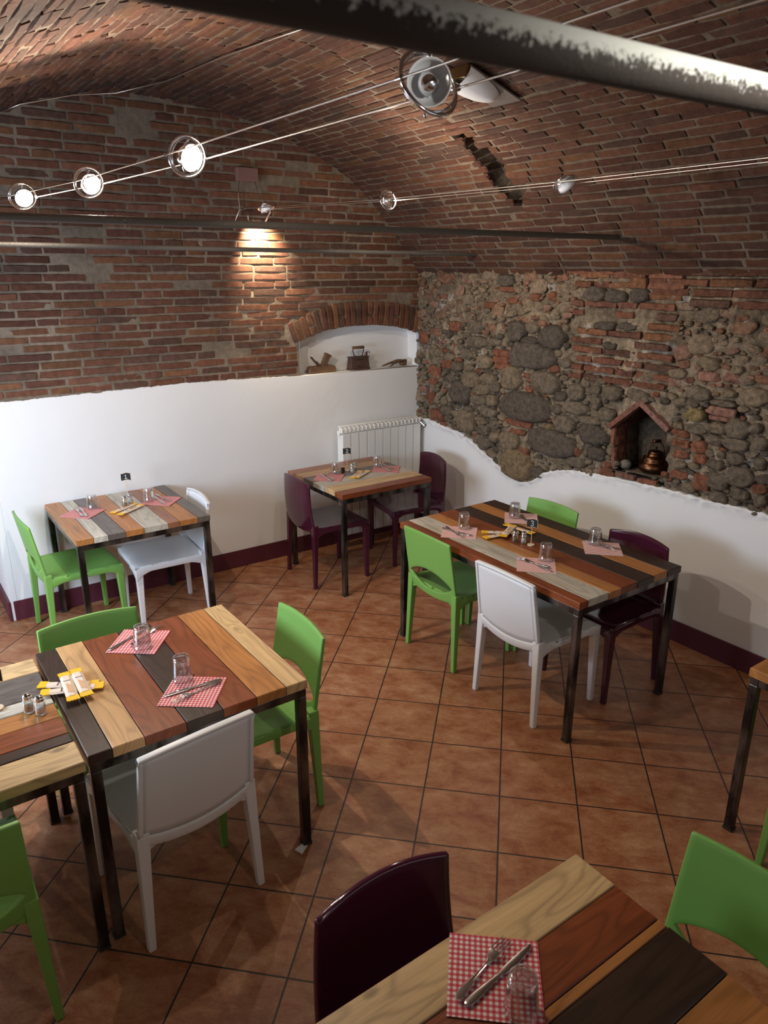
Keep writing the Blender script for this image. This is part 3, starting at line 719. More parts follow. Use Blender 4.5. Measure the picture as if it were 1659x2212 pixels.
# white plaster with a thick wavy lip
mb = MB(); nu, nw = 560, 46
for j in range(nw+1):
    for i in range(nu+1):
        u = -4.4 + 4.4*i/nu; zt = interp(u, lineB) + 0.010*nz(u*9, 1, 1) + 0.008*nz(u*28, 2, 5) + 0.004*nz(u*80, 2, 7)
        f = j/nw; f = 1-(1-f)**1.7
        w_ = zt*f
        dist = zt - w_
        lip = math.exp(-(dist/0.035)**2)
        d = 0.014 + 0.003*nz(u*2, w_*2, 3) + 0.012*lip*(1+1.2*nz(u*24, w_*24, 4)) + 0.003*lip*nz(u*70, w_*70, 9)
        if j == nw-1: d = 0.020
        if j == nw: d = -0.012
        if j >= nw-1: w_ = zt
        mb.v.append((-d, u, w_))
for j in range(nw):
    for i in range(nu): mb.f.append((j*(nu+1)+i, j*(nu+1)+i+1, (j+1)*(nu+1)+i+1, (j+1)*(nu+1)+i)); mb.c.append(None); mb.mi.append(0)
mb.build('plaster', M['plaster'], wallB, smooth=True)
mb = MB(); mb.box((-0.007, -5.7, 0.47), (0.014, 2.6, 0.94)); mb.build('plaster', M['plaster'], wallB)

# ---- walls outside the frame: left and near, with windows
mb = MB()
wy0, wy1, wz0, wz1 = -2.30, -0.80, 0.95, 1.80
for (y0, y1, z0, z1) in ((YF, wy0, 0, 2.0), (wy1, 0.0, 0, 2.0), (wy0, wy1, 0, wz0), (wy0, wy1, wz1, 2.0)):
    mb.box((XL - .15, (y0+y1)/2, (z0+z1)/2), (0.3, y1-y0, z1-z0))
wl = struct(mb.build('wall_left', M['plaster']))
mb = MB(); wx0, wx1, a0, a1 = -2.6, -0.9, 1.0, 2.1
for (x0, x1, z0, z1) in ((XL - .3, wx0, 0, 3.3), (wx1, 0.15, 0, 3.3), (wx0, wx1, 0, a0), (wx0, wx1, a1, 3.3)):
    mb.box(((x0+x1)/2, YF - .15, (z0+z1)/2), (x1-x0, 0.3, z1-z0))
wf = struct(mb.build('wall_front', M['plaster']))
def window(name, c, w_, h, rz):
    mb = MB(); t = 0.05
    for x in (-w_/2+t/2, 0, w_/2-t/2): mb.box((x, 0, 0), (t, 0.06, h))
    for z in (-h/2+t/2, h/2-t/2): mb.box((0, 0, z), (w_, 0.06, t))
    o = struct(mb.build(name, M['pale'], loc=c, rot=(0, 0, rz)))
    mb = MB(); mb.box((0, 0, 0), (w_-.02, 0.006, h-.02)); mb.build('pane', M['glass'], o)
window('window_1', (XL - .2, (wy0+wy1)/2, (wz0+wz1)/2), wy1-wy0, wz1-wz0, PI/2)
window('window_2', ((wx0+wx1)/2, YF - .2, (a0+a1)/2), wx1-wx0, a1-a0, 0)

# ---- baseboards
BH = 0.135
mb = MB(); mb.box(((CX-0.020)/2, -0.019, BH/2), (-CX - 0.024, 0.010, BH)); struct(mb.build('baseboard_back', M['base'], bevel=0.003))
mb = MB(); mb.box((-0.020, -3.515, BH/2), (0.012, 6.97, BH)); struct(mb.build('baseboard_right', M['base'], bevel=0.003))
mb = MB(); mb.box((CX - 0.022, 0.29, BH/2), (0.016, 0.62, BH)); struct(mb.build('baseboard_passage', M['base'], bevel=0.003))

# ------------------------------------------------------------------ chairs
def sheet(mb, x_of, y_of, zlo, zhi, us, nv, m=None):
    """open sheet between the curves zlo(u) and zhi(u)"""
    vs = []
    for j in range(nv+1):
        for u in us:
            z = zlo(u) + (zhi(u) - zlo(u))*j/nv
            vs.append((x_of(u, z), y_of(u, z), z))
    n = len(us)
    return vs, [(j*n+i, j*n+i+1, (j+1)*n+i+1, (j+1)*n+i) for j in range(nv) for i in range(n-1)]
def leg_mb(tx, ty, tz, bx, by, ts, bs):
    mb = MB(); vs = []
    K = 6
    for k in range(K+1):
        t = k/K; x = bx + (tx-bx)*t; y = by + (ty-by)*t; z = tz*t
        a = bs + (ts-bs)*(t**1.3); 
        for sx, sy in ((-1,-1),(1,-1),(1,1),(-1,1)): vs.append((x+sx*a/2, y+sy*a/2, z))
    fs = [(0,3,2,1), tuple(4*K+i for i in range(4))]
    for k in range(K):
        for i in range(4): fs.append((4*k+i, 4*k+(i+1) % 4, 4*k+4+(i+1) % 4, 4*k+4+i))
    mb.add(vs, fs); return mb
def hwid(kind, z):
    top = {'green': 0.203, 'white': 0.200, 'purple': 0.190}[kind]
    t = max(0, min(1, (z-0.42)/0.37)); return 0.212 + (top-0.212)*t
def yback(kind, u, z):
    lean = 0.062 if kind != 'purple' else 0.030
    t = max(0, min(1.15, (z-0.40)/0.38))
    return -0.205 - lean*t - {'green': 0.014, 'white': 0.016, 'purple': 0.022}[kind]*(1-u*u)*(0.8 + 0.2*t) - (0.012 if kind == 'purple' else 0.0)*math.sin(PI*min(1, t))
SEATZ = 0.445
def make_chair(kind):
    m = M[kind]
    t = empty('dining_chair', (0, 0, 0), 0, '-', 'chair')
    us = [-1 + 2*i/24 for i in range(25)]
    ztop = {'green': lambda u: 0.778 + 0.012*(1-u*u), 'white': lambda u: 0.778 + 0.016*(1-u*u), 'purple': lambda u: 0.772 + 0.024*(1-u*u)}[kind]
    x_of = lambda u, z: u*hwid(kind, z); y_of = lambda u, z: yback(kind, u, z)
    mb = MB()
    if kind == 'green':
        hu = 0.88
        q = lambda u: max(0.0, 1-(u/hu)**2)**0.85
        hb = lambda u: 0.505 - 0.066*q(u); ht = lambda u: 0.505 + 0.062*q(u)
        zb = lambda u: 0.425 - 0.030*(1-u*u)
        us2 = sorted(us + [-hu, hu])
        vs, fs = sheet(mb, x_of, y_of, zb, hb, us2, 4); mb.add(vs, fs)
        vs, fs = sheet(mb, x_of, y_of, ht, ztop, us2, 12); mb.add(vs, fs)
        mb.build('backrest', m, t, smooth=True, solid=0.015, bevel=0.004, weld=True)
    elif kind == 'white':
        zb = lambda u: 0.425 - 0.038*(1-u*u)
        # frame (stiles, top edge, sagging bottom rail) and the recessed thin panel
        um = 0.925; inn = lambda u: max(-um, min(um, u))
        pb = lambda u: 0.468 - 0.038*(1-u*u); pt = lambda u: ztop(u) - 0.012
        vs, fs = sheet(mb, x_of, y_of, pb, pt, [-um + 2*um*i/20 for i in range(21)], 12); mb.add(vs, fs)
        pan = mb.build('backrest', m, t, smooth=True, solid=0.010, weld=True)
        mb = MB()
        vs, fs = sheet(mb, x_of, y_of, zb, pb, us, 2); mb.add(vs, fs)
        vs, fs = sheet(mb, x_of, y_of, pt, ztop, us, 1); mb.add(vs, fs)
        for s_ in (-1, 1):
            vs, fs = sheet(mb, x_of, y_of, pb, pt, [s_*um, s_*(um+1)/2, s_*1.0], 12); mb.add(vs, fs)
        mb.build('back_frame', m, t, smooth=True, solid=0.024, bevel=0.004, weld=True)
    else:
        zb = lambda u: 0.425 - 0.022*(1-u*u)
        vs, fs = sheet(mb, x_of, y_of, zb, ztop, us, 14); mb.add(vs, fs)
        mb.build('backrest', m, t, smooth=True, solid=0.018, bevel=0.006, weld=True)
    # seat: dished top with drooping aprons, arched between the legs
    mb = MB(); N1, N2 = 16, 16
    def sx(f, v): hw = 0.212 + (0.224-0.212)*v; return hw*f
    def sy(v): return -0.212 + 0.437*v
    top = []
    for j in range(N2+1):
        v = j/N2
        for i in range(N1+1):
            f = -1 + 2*i/N1
            e = max(abs(f), abs(2*v-1))
            dish = -0.012*(1-f**4)*(1-(2*v-1)**4)
            front = -0.010*max(0, (v-0.85)/0.15)**2
            top.append((sx(f, v), sy(v), SEATZ + dish + front))
    fs = [(j*(N1+1)+i, j*(N1+1)+i+1, (j+1)*(N1+1)+i+1, (j+1)*(N1+1)+i) for j in range(N2) for i in range(N1)]
    mb.add(top, fs)
    def apron(P):    # P(t) -> top point, t in 0..1 along a side
        K = 20; vs = []
        for r in range(3):
            for k in range(K+1):
                t_ = k/K; p = P(t_); c = 1-(2*t_-1)**2
                drop = 0.078 - 0.044*min(1, c*1.5)**0.7
                vs.append((p[0], p[1], p[2] - drop*r/2))
        mb.add(vs, [(r*(K+1)+k, r*(K+1)+k+1, (r+1)*(K+1)+k+1, (r+1)*(K+1)+k) for r in range(2) for k in range(K)])
    def zt(x, y, v, f): return SEATZ - 0.010*max(0, (v-0.85)/0.15)**2
    apron(lambda t_: (sx(-1+2*t_, 1), sy(1), SEATZ-0.010))
    apron(lambda t_: (sx(-1+2*t_, 0), sy(0), SEATZ))
    for s_ in (-1, 1): apron(lambda t_, s_=s_: (sx(s_, t_), sy(t_), zt(0, 0, t_, 0)))
    mb.build('seat', m, t, smooth=True, solid=0.012, bevel=0.003, weld=True)
    for s_ in (-1, 1):
        leg_mb(s_*0.205, 0.205, 0.425, s_*0.212, 0.212, 0.044, 0.027).build('leg', m, t, bevel=0.005)
        leg_mb(s_*0.196, -0.205, 0.47, s_*0.214, -0.222, 0.044, 0.027).build('leg', m, t, bevel=0.005)
    return t
proto = {k: make_chair(k) for k in ('green', 'white', 'purple')}
used = set()
def chair(kind, x, y, rz, label, group):
    o = proto[kind] if kind not in used else copy_tree(proto[kind]); used.add(kind)
    o.location = (x, y, 0); o.rotation_euler = (0, 0, math.radians(rz)); o['label'] = label; o['group'] = group
    return o
# chair faces local +y; rz -90 faces +x, rz 90 faces -x, rz 180 faces -y
G1 = 'green plastic dining chairs'; G2 = 'white plastic dining chairs'; G3 = 'plum plastic dining chairs'
chair('green', -1.158, -1.940, -90, 'green chair with slotted back, near side of the long table beside the white one', G1)
chair('white', -1.175, -2.572, -90, 'white chair on the near side of the long table, back to the viewer', G2)
chair('green', -0.700, -1.965, 90, 'green chair between the long table and the stone wall, only its back showing', G1)
chair('purple', -0.725, -2.640, 90, 'plum chair between the long table and the stone wall, near the right end', G3)
chair('purple', -1.215, -0.510, -92.5, 'glossy plum chair at the left side of the radiator table, back to the viewer', G3)
chair('purple', -0.495, -0.520, 82, 'glossy plum chair in the room corner, right of the radiator table', G3)
chair('green', -2.950, -0.340, -88, 'green chair in side view at the left end of the table by the white wall', G1)
chair('white', -2.440, -0.470, 87, 'white chair facing left, tucked under the right end of the table by the white wall', G2)
chair('white', -3.187, -2.690, 6, 'large white chair in the left foreground, back to the viewer', G2)
chair('green', -3.230, -2.180, 180, 'green chair behind the front left table, only its backrest showing above the planks', G1)
chair('green', -2.765, -2.430, 88, 'green chair at the right end of the front left table', G1)
chair('purple', -3.022, -4.020, 178, 'dark plum chair beside the nearest table at the bottom of the picture', G3)
chair('green', -2.520, -4.315, 90, 'green chair at the right end of the nearest table, bottom right corner', G1)
chair('green', -3.900, -2.780, 0, 'green chair cut off at the left edge of the picture, back to the viewer', G1)
chair('green', -1.110, -4.130, -90, 'green chair at the right edge of the picture, only a leg in view', G1)
chair('white', -3.890, -2.170, 180, 'white chair hidden by the left edge table, only a leg tip in view', G2)

# ------------------------------------------------------------------ tables
def C_(*a): return a
W_LIGHT = (0.56, 0.37, 0.18); W_RED = (0.205, 0.052, 0.016); W_OR = (0.41, 0.170, 0.050); W_DARK = (0.042, 0.022, 0.014)
W_GREY = (0.47, 0.43, 0.355); W_DGREY = (0.13, 0.105, 0.090); W_BROWN = (0.29, 0.120, 0.062); W_TAN = (0.49, 0.28, 0.12)
TZ = 0.75; TT = 0.036
def table(x0, x1, y0, y1, along, planks, label, fr=0.034, rz=0.0, seed=0):
    """rectangular top x0..x1, y0..y1; planks run along 'x' or 'y'; planks = [(fraction width, colour)] from the low side (y: from y1 down, x: from x0 up)"""
    cx, cy = (x0+x1)/2, (y0+y1)/2; W, L = x1-x0, y1-y0
    t = empty('dining_table', (cx, cy, 0), rz, label, 'table', 'plank topped restaurant tables')
    rnd = random.Random(seed)
    mb = MB(); tot = sum(p[0] for p in planks); a = 0.0
    span = W if along == 'y' else L; ln = L if along == 'y' else W
    for k, (f, col) in enumerate(planks):
        w_ = span*f/tot; g = 0.0012; p0, p1 = a + g, a + w_ - g; a += w_
        e0 = rnd.uniform(-0.002, 0.003); e1 = rnd.uniform(-0.002, 0.003); dz = rnd.uniform(-0.0015, 0.0)
        if along == 'y': X0, X1, Y0, Y1 = -W/2+p0, -W/2+p1, -L/2-e0, L/2+e1
        else: X0, X1, Y0, Y1 = -W/2-e0, W/2+e1, L/2-p1, L/2-p0
        z0, z1 = TZ-TT, TZ+dz; c = 0.0025
        v = [(X0, Y0, z0), (X1, Y0, z0), (X1, Y1, z0), (X0, Y1, z0), (X0, Y0, z1-c), (X1, Y0, z1-c), (X1, Y1, z1-c), (X0, Y1, z1-c),
             (X0+c, Y0+c, z1), (X1-c, Y0+c, z1), (X1-c, Y1-c, z1), (X0+c, Y1-c, z1)]
        u0 = rnd.uniform(0, 50); v0 = rnd.uniform(0, 50)
        uv = [((y if along == 'y' else x) + u0, (x if along == 'y' else y) + v0 + 0.5*(TZ-z)) for x, y, z in v]
        f_ = [(0,3,2,1), (0,1,5,4), (1,2,6,5), (2,3,7,6), (3,0,4,7), (4,5,9,8), (5,6,10,9), (6,7,11,10), (7,4,8,11), (8,9,10,11)]
        mb.add(v, f_, col, None, uv)
    mb.build('tabletop', M['wood'], t)
    zf = TZ - TT - fr/2; i = 0.004
    mb = MB()
    for s_ in (-1, 1):
        mb.box((0, s_*(L/2-fr/2-i), zf), (W-2*i, fr, fr)); mb.box((s_*(W/2-fr/2-i), 0, zf), (fr, L-2*i-2*fr-0.001, fr))
    mb.build('frame', M['steel'], t, bevel=0.003)
    for sx in (-1, 1):
        for sy in (-1, 1):
            mb = MB(); mb.box((sx*(W/2-fr/2-i), sy*(L/2-fr/2-i), (TZ-TT-fr)/2 + 0.006), (fr, fr, TZ-TT-fr-0.012))
            lg = mb.build('leg', M['steel'], t, bevel=0.003)
            mb = MB(); mb.box((sx*(W/2-fr/2-i), sy*(L/2-fr/2-i), 0.007), (fr+0.003, fr+0.003, 0.014)); mb.build('foot_cap', M['ink'], lg)
    return t
table(-3.025, -2.238, -0.836, -0.035, 'y', [(.096, W_OR), (.080, W_GREY), (.098, W_DGREY), (.107, W_OR), (.146, W_GREY), (.072, W_BROWN), (.113, W_OR), (.080, W_DGREY)],
      'small striped plank table against the white wall on the left, sign one on it', seed=1)
table(-1.355, -0.597, -0.955, -0.190, 'x', [(.115, W_BROWN), (.115, W_TAN), (.140, W_DGREY), (.150, W_GREY), (.135, W_LIGHT), (.095, W_RED)],
      'small striped plank table in front of the radiator, sign two on it', seed=2)
table(-1.365, -0.592, -2.978, -1.612, 'y', [(.063, W_RED), (.142, W_GREY), (.085, W_OR), (.127, W_RED), (.130, W_DARK), (.110, W_OR), (.112, W_DARK)],
      'long striped plank table set for four along the stone wall', seed=3)
table(-3.470, -2.690, -2.830, -2.050, 'y', [(.075, W_DARK), (.102, W_TAN), (.138, W_RED), (.130, W_DARK), (.125, W_RED), (.115, W_OR), (.085, W_LIGHT)],
      'square plank table in the left foreground with a dark plank at its left edge', seed=4)
table(-4.262, -3.484, -2.850, -2.082, 'x', [(.118, W_LIGHT), (.18, W_DGREY), (.075, W_GREY), (.10, W_OR), (.11, W_RED), (.055, W_DARK), (.13, W_LIGHT)],
      'plank table cut by the left edge, pushed against the front left table', seed=5)
table(-1.270, -0.500, -4.480, -3.722, 'x', [(.13, W_OR), (.12, W_DARK), (.13, W_RED), (.12, W_LIGHT), (.13, W_OR), (.12, W_DARK)],
      'table at the right edge of the picture with an orange plank corner', seed=6)
table(-3.320, -2.538, -4.735, -3.967, 'x', [(.126, W_LIGHT), (.120, W_RED), (.026, W_OR), (.146, W_DARK), (.13, W_OR), (.12, W_LIGHT), (.10, W_RED)],
      'nearest plank table at the bottom of the picture with a wide pale plank', seed=7)

# ------------------------------------------------------------------ table setting
CHK = 0.0125
def napkin(x, y, rz, s, label, stripes=1.0):
    mb = MB(); h = s/2; c = 0.0004; N = 6; vs = []; uv = []
    for j in range(N+1):
        for i in range(N+1):
            px, py = -h + s*i/N, -h + s*j/N
            vs.append((px, py, 0.0012 + 0.0006*nz(px*20+x*9, py*20, 1))); uv.append((px/CHK, py/CHK*stripes + 0.1))
    n0 = len(vs)
    mb.add(vs, [(j*(N+1)+i, j*(N+1)+i+1, (j+1)*(N+1)+i+1, (j+1)*(N+1)+i) for j in range(N) for i in range(N)], None, None, uv)
    o = mb.build('paper_napkin', M['gingham'], loc=(x, y, TZ+0.0004), rot=(0, 0, math.radians(rz)), solid=0.0014)
    return tag(o, label, 'napkin', 'red and white checked paper napkins')
def fork_mesh():
    mb = MB()
    def zc(y): return 0.0022 + 0.010*math.exp(-((y-0.045)/0.022)**2) if y < 0.07 else 0.0022 + 0.0075*max(0, math.sin((y-0.07)/0.125*PI*0.5))**1.5*0.8
    # y from 0 (tine tips) to .195 (handle end)
    wid = [(0.050, 0.0125), (0.058, 0.0125), (0.068, 0.0095), (0.078, 0.0042), (0.09, 0.0030), (0.115, 0.0033), (0.145, 0.0055), (0.17, 0.0085), (0.186, 0.0092), (0.193, 0.0065), (0.196, 0.002)]
    vs = []
    for y, w_ in wid:
        for x in (-w_, 0, w_): vs.append((x, y, zc(y) + (0.0006 if x else -0.0004)))
    mb.add(vs, [(3*i+k, 3*i+k+1, 3*i+4+k, 3*i+3+k) for i in range(len(wid)-1) for k in range(2)])
    for k in range(4):
        x = -0.0108 + 0.0072*k; vs = []
        for i in range(6):
            y = 0.050*(1-i/5); w_ = 0.0017*(1-0.55*i/5); vs += [(x-w_, y, zc(y)+.0004), (x+w_, y, zc(y)+.0004)]
        mb.add(vs, [(2*i, 2*i+1, 2*i+3, 2*i+2) for i in range(5)])
    return mb
def knife_mesh():
    mb = MB(); wid = [(0.0, 0.0012, 0.006), (0.012, -0.004, 0.0075), (0.04, -0.0085, 0.008), (0.08, -0.009, 0.0075), (0.098, -0.0075, 0.006), (0.104, -0.0035, 0.0035), (0.115, -0.0042, 0.0042), (0.15, -0.0065, 0.0065), (0.185, -0.0088, 0.0088), (0.205, -0.0085, 0.0085), (0.213, -0.0045, 0.0045)]
    vs = []
    for i, (y, a, b) in enumerate(wid): vs += [(a, y, 0.0028), (b, y, 0.0028)]
    mb.add(vs, [(2*i, 2*i+1, 2*i+3, 2*i+2) for i in range(len(wid)-1)]); return mb
fk = fork_mesh().build('fork', M['cut'], smooth=True, solid=0.0018, bevel=0.0006); kf = knife_mesh().build('knife', M['cut'], smooth=True, solid=0.0026, bevel=0.0008)
protos = {'fork': fk, 'knife': kf}; usedc = set()
def cutlery(kind, tip, end, label, dz=0.0, tilt=0.0):
    o = protos[kind] if kind not in usedc else protos[kind].copy()
    if kind in usedc: COL.objects.link(o)
    usedc.add(kind)
    d = Vector((end[0]-tip[0], end[1]-tip[1])); o.location = (tip[0], tip[1], TZ + 0.0028 + dz)
    o.rotation_euler = (tilt, 0, math.atan2(d.y, d.x) - PI/2)
    return tag(o, label, kind, 'steel ' + ('forks' if kind == 'fork' else 'knives') + ' on napkins')
def glass_proto():
    mb = MB()
    prof = [(0.0005, 0.092), (0.020, 0.092), (0.0275, 0.0905), (0.0295, 0.087), (0.0312, 0.070), (0.0345, 0.035), (0.0375, 0.001), (0.0370, 0.0), (0.0355, 0.001), (0.0325, 0.035), (0.0292, 0.070), (0.0275, 0.0800), (0.024, 0.0815), (0.0005, 0.0820)]
    mb.lathe(prof, 40)
    return mb.build('water_glass', M['glass'], smooth=True, weld=True)
gp = glass_proto(); gused = False
def tumbler(x, y, label, z=0.0026):
    global gused
    o = gp.copy() if gused else gp
    if gused: COL.objects.link(o)
    gused = True; o.location = (x, y, TZ + z); return tag(o, label, 'glass', 'upturned water glasses')
def setting(name, nap, rz, gl, fork, knife, s=0.196, stripes=1.0):
    napkin(nap[0], nap[1], rz, s, 'red and white paper napkin ' + name, stripes)
    tumbler(gl[0], gl[1], 'upturned clear water glass ' + name)
    cutlery('fork', fork[0], fork[1], 'steel fork ' + name)
    cutlery('knife', knife[0], knife[1], 'steel knife ' + name, 0.0012)
def mid(*p): return (sum(a[0] for a in p)/len(p), sum(a[1] for a in p)/len(p))
setting('at the left seat of the table by the white wall', mid((-3.009, -.347), (-2.856, -.211), (-2.740, -.370), (-2.867, -.507)), -48, (-2.792, -.297), ((-2.885, -.245), (-2.890, -.442)), ((-2.857, -.240), (-2.868, -.455)))
setting('at the right seat of the table by the white wall', mid((-2.507, -.380), (-2.386, -.280), (-2.252, -.373), (-2.401, -.525)), -44, (-2.453, -.350), ((-2.352, -.445), (-2.372, -.285)), ((-2.395, -.485), (-2.400, -.285)))
setting('at the left seat of the radiator table', mid((-1.341, -.526), (-1.189, -.425), (-1.063, -.531), (-1.234, -.667)), -42, (-1.113, -.485), ((-1.195, -.440), (-1.225, -.630)), ((-1.222, -.430), (-1.252, -.630)))
setting('at the right seat of the radiator table', mid((-.869, -.578), (-.727, -.471), (-.585, -.571), (-.759, -.708)), -42, (-.753, -.496), ((-.708, -.655), (-.690, -.480)), ((-.757, -.675), (-.722, -.475)))
setting('on the long table by the near green chair', mid((-1.202, -1.818), (-1.056, -1.947), (-1.193, -2.099), (-1.337, -1.961)), 45, (-1.125, -1.912), ((-1.240, -2.045), (-1.212, -1.850)), ((-1.185, -2.055), (-1.232, -1.848)), stripes=0.0)
setting('on the long table by the green chair at the wall', mid((-.742, -1.841), (-.587, -1.978), (-.719, -2.112), (-.868, -1.997)), 45, (-.748, -1.945), ((-.700, -1.915), (-.735, -2.065)), ((-.745, -2.075), (-.712, -1.885)), stripes=0.0)
setting('on the long table by the white chair', mid((-1.191, -2.412), (-1.054, -2.561), (-1.206, -2.694), (-1.338, -2.534)), 45, (-1.106, -2.528), ((-1.220, -2.435), (-1.175, -2.630)), ((-1.205, -2.665), (-1.190, -2.455)), stripes=0.0)
setting('on the long table by the plum chair', mid((-.718, -2.449), (-.587, -2.597), (-.736, -2.725), (-.883, -2.592)), 45, (-.712, -2.525), ((-.715, -2.660), (-.702, -2.480)), ((-.672, -2.670), (-.722, -2.470)), stripes=0.0)
setting('at the far seat of the front left table', mid((-3.119, -2.049), (-2.965, -2.170), (-3.092, -2.326), (-3.240, -2.207)), -38, (-3.104, -2.238), ((-2.985, -2.105), (-3.140, -2.215)), ((-3.040, -2.100), (-3.205, -2.188)))
setting('at the near seat of the front left table', mid((-3.075, -2.530), (-2.924, -2.657), (-3.050, -2.805), (-3.202, -2.673)), -38, (-3.062, -2.562), ((-3.152, -2.700), (-2.968, -2.668)), ((-3.163, -2.646), (-2.960, -2.655)))
setting('on the nearest table', mid((-2.960, -3.968), (-2.821, -4.097), (-2.946, -4.233), (-3.094, -4.113)), -42, (-2.962, -4.187), ((-2.868, -4.052), (-3.040, -4.095)), ((-2.838, -4.098), (-3.050, -4.118)), 0.197)

# breadstick packets, shakers and number signs
def packet_proto():
    mb = MB(); L, W = 0.21, 0.040
    vs = []; K = 8
    for k in range(K+1):
        x = -L/2 + 0.03 + (L-0.06)*k/K; h = 0.0045 + 0.001*nz(k*1.7, 1, 1)
        for (y, z) in ((-W/2, 0.003), (-W/4, 0.003+h), (W/4, 0.003+h), (W/2, 0.003), (0, 0.0)): vs.append((x, y, z))
    fs = [(0, 1, 2, 3, 4), tuple(5*K+i for i in (4, 3, 2, 1, 0))]
    for k in range(K):
        for i in range(5): fs.append((5*k+i, 5*k+(i+1) % 5, 5*k+5+(i+1) % 5, 5*k+5+i))
    mb.add(vs, fs, None, M['wrapper'])
    # printed breadsticks and the dark word strip
    for y in (-0.005, 0.001, 0.007):
        mb.box((0.022 + y, y, 0.0083), (0.062, 0.0034, 0.0006), m=M['tan'])
    for k in range(5): mb.box((-0.035, -0.010 + 0.005*k, 0.0083), (0.0045, 0.0034, 0.0006), m=M['ink'])
    o = mb.build('breadstick_packet', bevel=0.0)
    for s_ in (-1, 1):
        mb = MB(); K = 9
        top = [(s_*(L/2-0.031), -W/2), (s_*(L/2-0.031), W/2), (s_*(L/2-0.002), W/2*1.12)] + [(s_*(L/2 + (0.002 if k % 2 else -0.001)), W/2*1.12*(1-2*k/K)) for k in range(1, K)] + [(s_*(L/2-0.002), -W/2*1.12)]
        mb.prism(top, 0.002, 0.006, m=M['yellow']); mb.build('crimped_end', None, o)
    return o
pk = packet_proto(); pused = False
def packet(a, b, label, dz=0.0, group='wrapped breadsticks'):
    global pused
    o = copy_tree(pk) if pused else pk; pused = True
    o.location = ((a[0]+b[0])/2, (a[1]+b[1])/2, TZ + 0.0005 + dz); o.rotation_euler = (0, 0, math.atan2(b[1]-a[1], b[0]-a[0]))
    return tag(o, label, 'breadstick packet', group)
packet((-2.735, -.475), (-2.530, -.345), 'breadstick packet on the table by the white wall, the one nearer the wall')
packet((-2.720, -.560), (-2.505, -.415), 'breadstick packet on the table by the white wall, the one nearer the room', 0.007)
packet((-1.105, -.665), (-.905, -.510), 'breadstick packet on the radiator table, the one nearer the wall')
packet((-1.085, -.690), (-.870, -.560), 'breadstick packet on the radiator table, the one nearer the room', 0.007)
packet((-1.085, -2.035), (-.930, -2.150), 'breadstick packet on the long table, leftmost of the heap')
packet((-1.150, -2.125), (-.960, -2.150), 'breadstick packet on the long table, crossing the heap low down', 0.008)
packet((-1.125, -2.210), (-.845, -2.055), 'breadstick packet topmost of the heap on the long table', 0.016)
packet((-.900, -2.040), (-.885, -2.215), 'breadstick packet on the long table, behind the pepper shaker', 0.008)
packet((-3.415, -2.290), (-3.432, -2.520), 'breadstick packet of the crossed pile in the left foreground, upper left one', 0.014)
packet((-3.378, -2.300), (-3.385, -2.505), 'breadstick packet of the crossed pile in the left foreground, upper right one', 0.014)
packet((-3.525, -2.300), (-3.310, -2.432), 'breadstick packet under the crossed pile in the left foreground, the farther one', 0.0)
packet((-3.512, -2.385), (-3.318, -2.455), 'breadstick packet under the crossed pile in the left foreground, the nearer one', 0.007)
def shaker_proto(kind):
    mb = MB(); mb.lathe([(0.0005, 0.0), (0.0175, 0.0), (0.0185, 0.004), (0.0175, 0.03), (0.0165, 0.046), (0.0125, 0.052), (0.0125, 0.055), (0.0112, 0.055), (0.0112, 0.052), (0.0152, 0.045), (0.0160, 0.03), (0.0168, 0.006), (0.0005, 0.004)], 24)
    o = mb.build(kind + '_shaker', M['glass'], smooth=True, weld=True)
    mb = MB(); mb.lathe([(0.0005, 0.0045), (0.0155, 0.0062), (0.0150, 0.026 if kind == 'salt' else 0.022), (0.0005, 0.027 if kind == 'salt' else 0.023)], 20); mb.build(kind, M[kind], o, smooth=True)
    mb = MB(); mb.lathe([(0.0142, 0.050), (0.0148, 0.052), (0.0146, 0.062), (0.012, 0.067), (0.006, 0.069), (0.0005, 0.0695)], 24)
    c = mb.build('cap', M['chrome'], o, smooth=True)
    return o
sp = {k: shaker_proto(k) for k in ('salt', 'pepper')}; spu = set()
def shaker(k, x, y, label):
    o = copy_tree(sp[k]) if k in spu else sp[k]; spu.add(k); o.location = (x, y, TZ + 0.0005)
    return tag(o, label, 'shaker', 'glass salt and pepper shakers')
for (sx, sy), (px, py), nm in (((-2.570, -.342), (-2.615, -.372), 'the small table by the white wall'), ((-.998, -.520), (-.955, -.500), 'the radiator table'), ((-1.020, -2.288), (-1.047, -2.248), 'the long table'), ((-3.536, -2.500), (-3.567, -2.464), 'the left edge table')):
    shaker('salt', sx, sy, 'salt shaker with steel cap on ' + nm); shaker('pepper', px, py, 'pepper shaker with steel cap on ' + nm)
DIG = {'1': [[(-.35, .35), (.05, .8), (-.02, -.7)], [(-.5, -.72), (.55, -.66)]],
       '2': [[(-.4, .45), (-.2, .8), (.2, .8), (.42, .5), (.25, .1), (-.1, -.3), (-.35, -.6), (-.45, -.7), (-.1, -.55), (.25, -.7), (.55, -.6)]],
       '3': [[(-.42, .6), (-.1, .85), (.3, .75), (.38, .4), (.1, .12), (-.12, .08), (.1, .05), (.45, -.2), (.38, -.6), (0, -.82), (-.45, -.6)]], '': []}
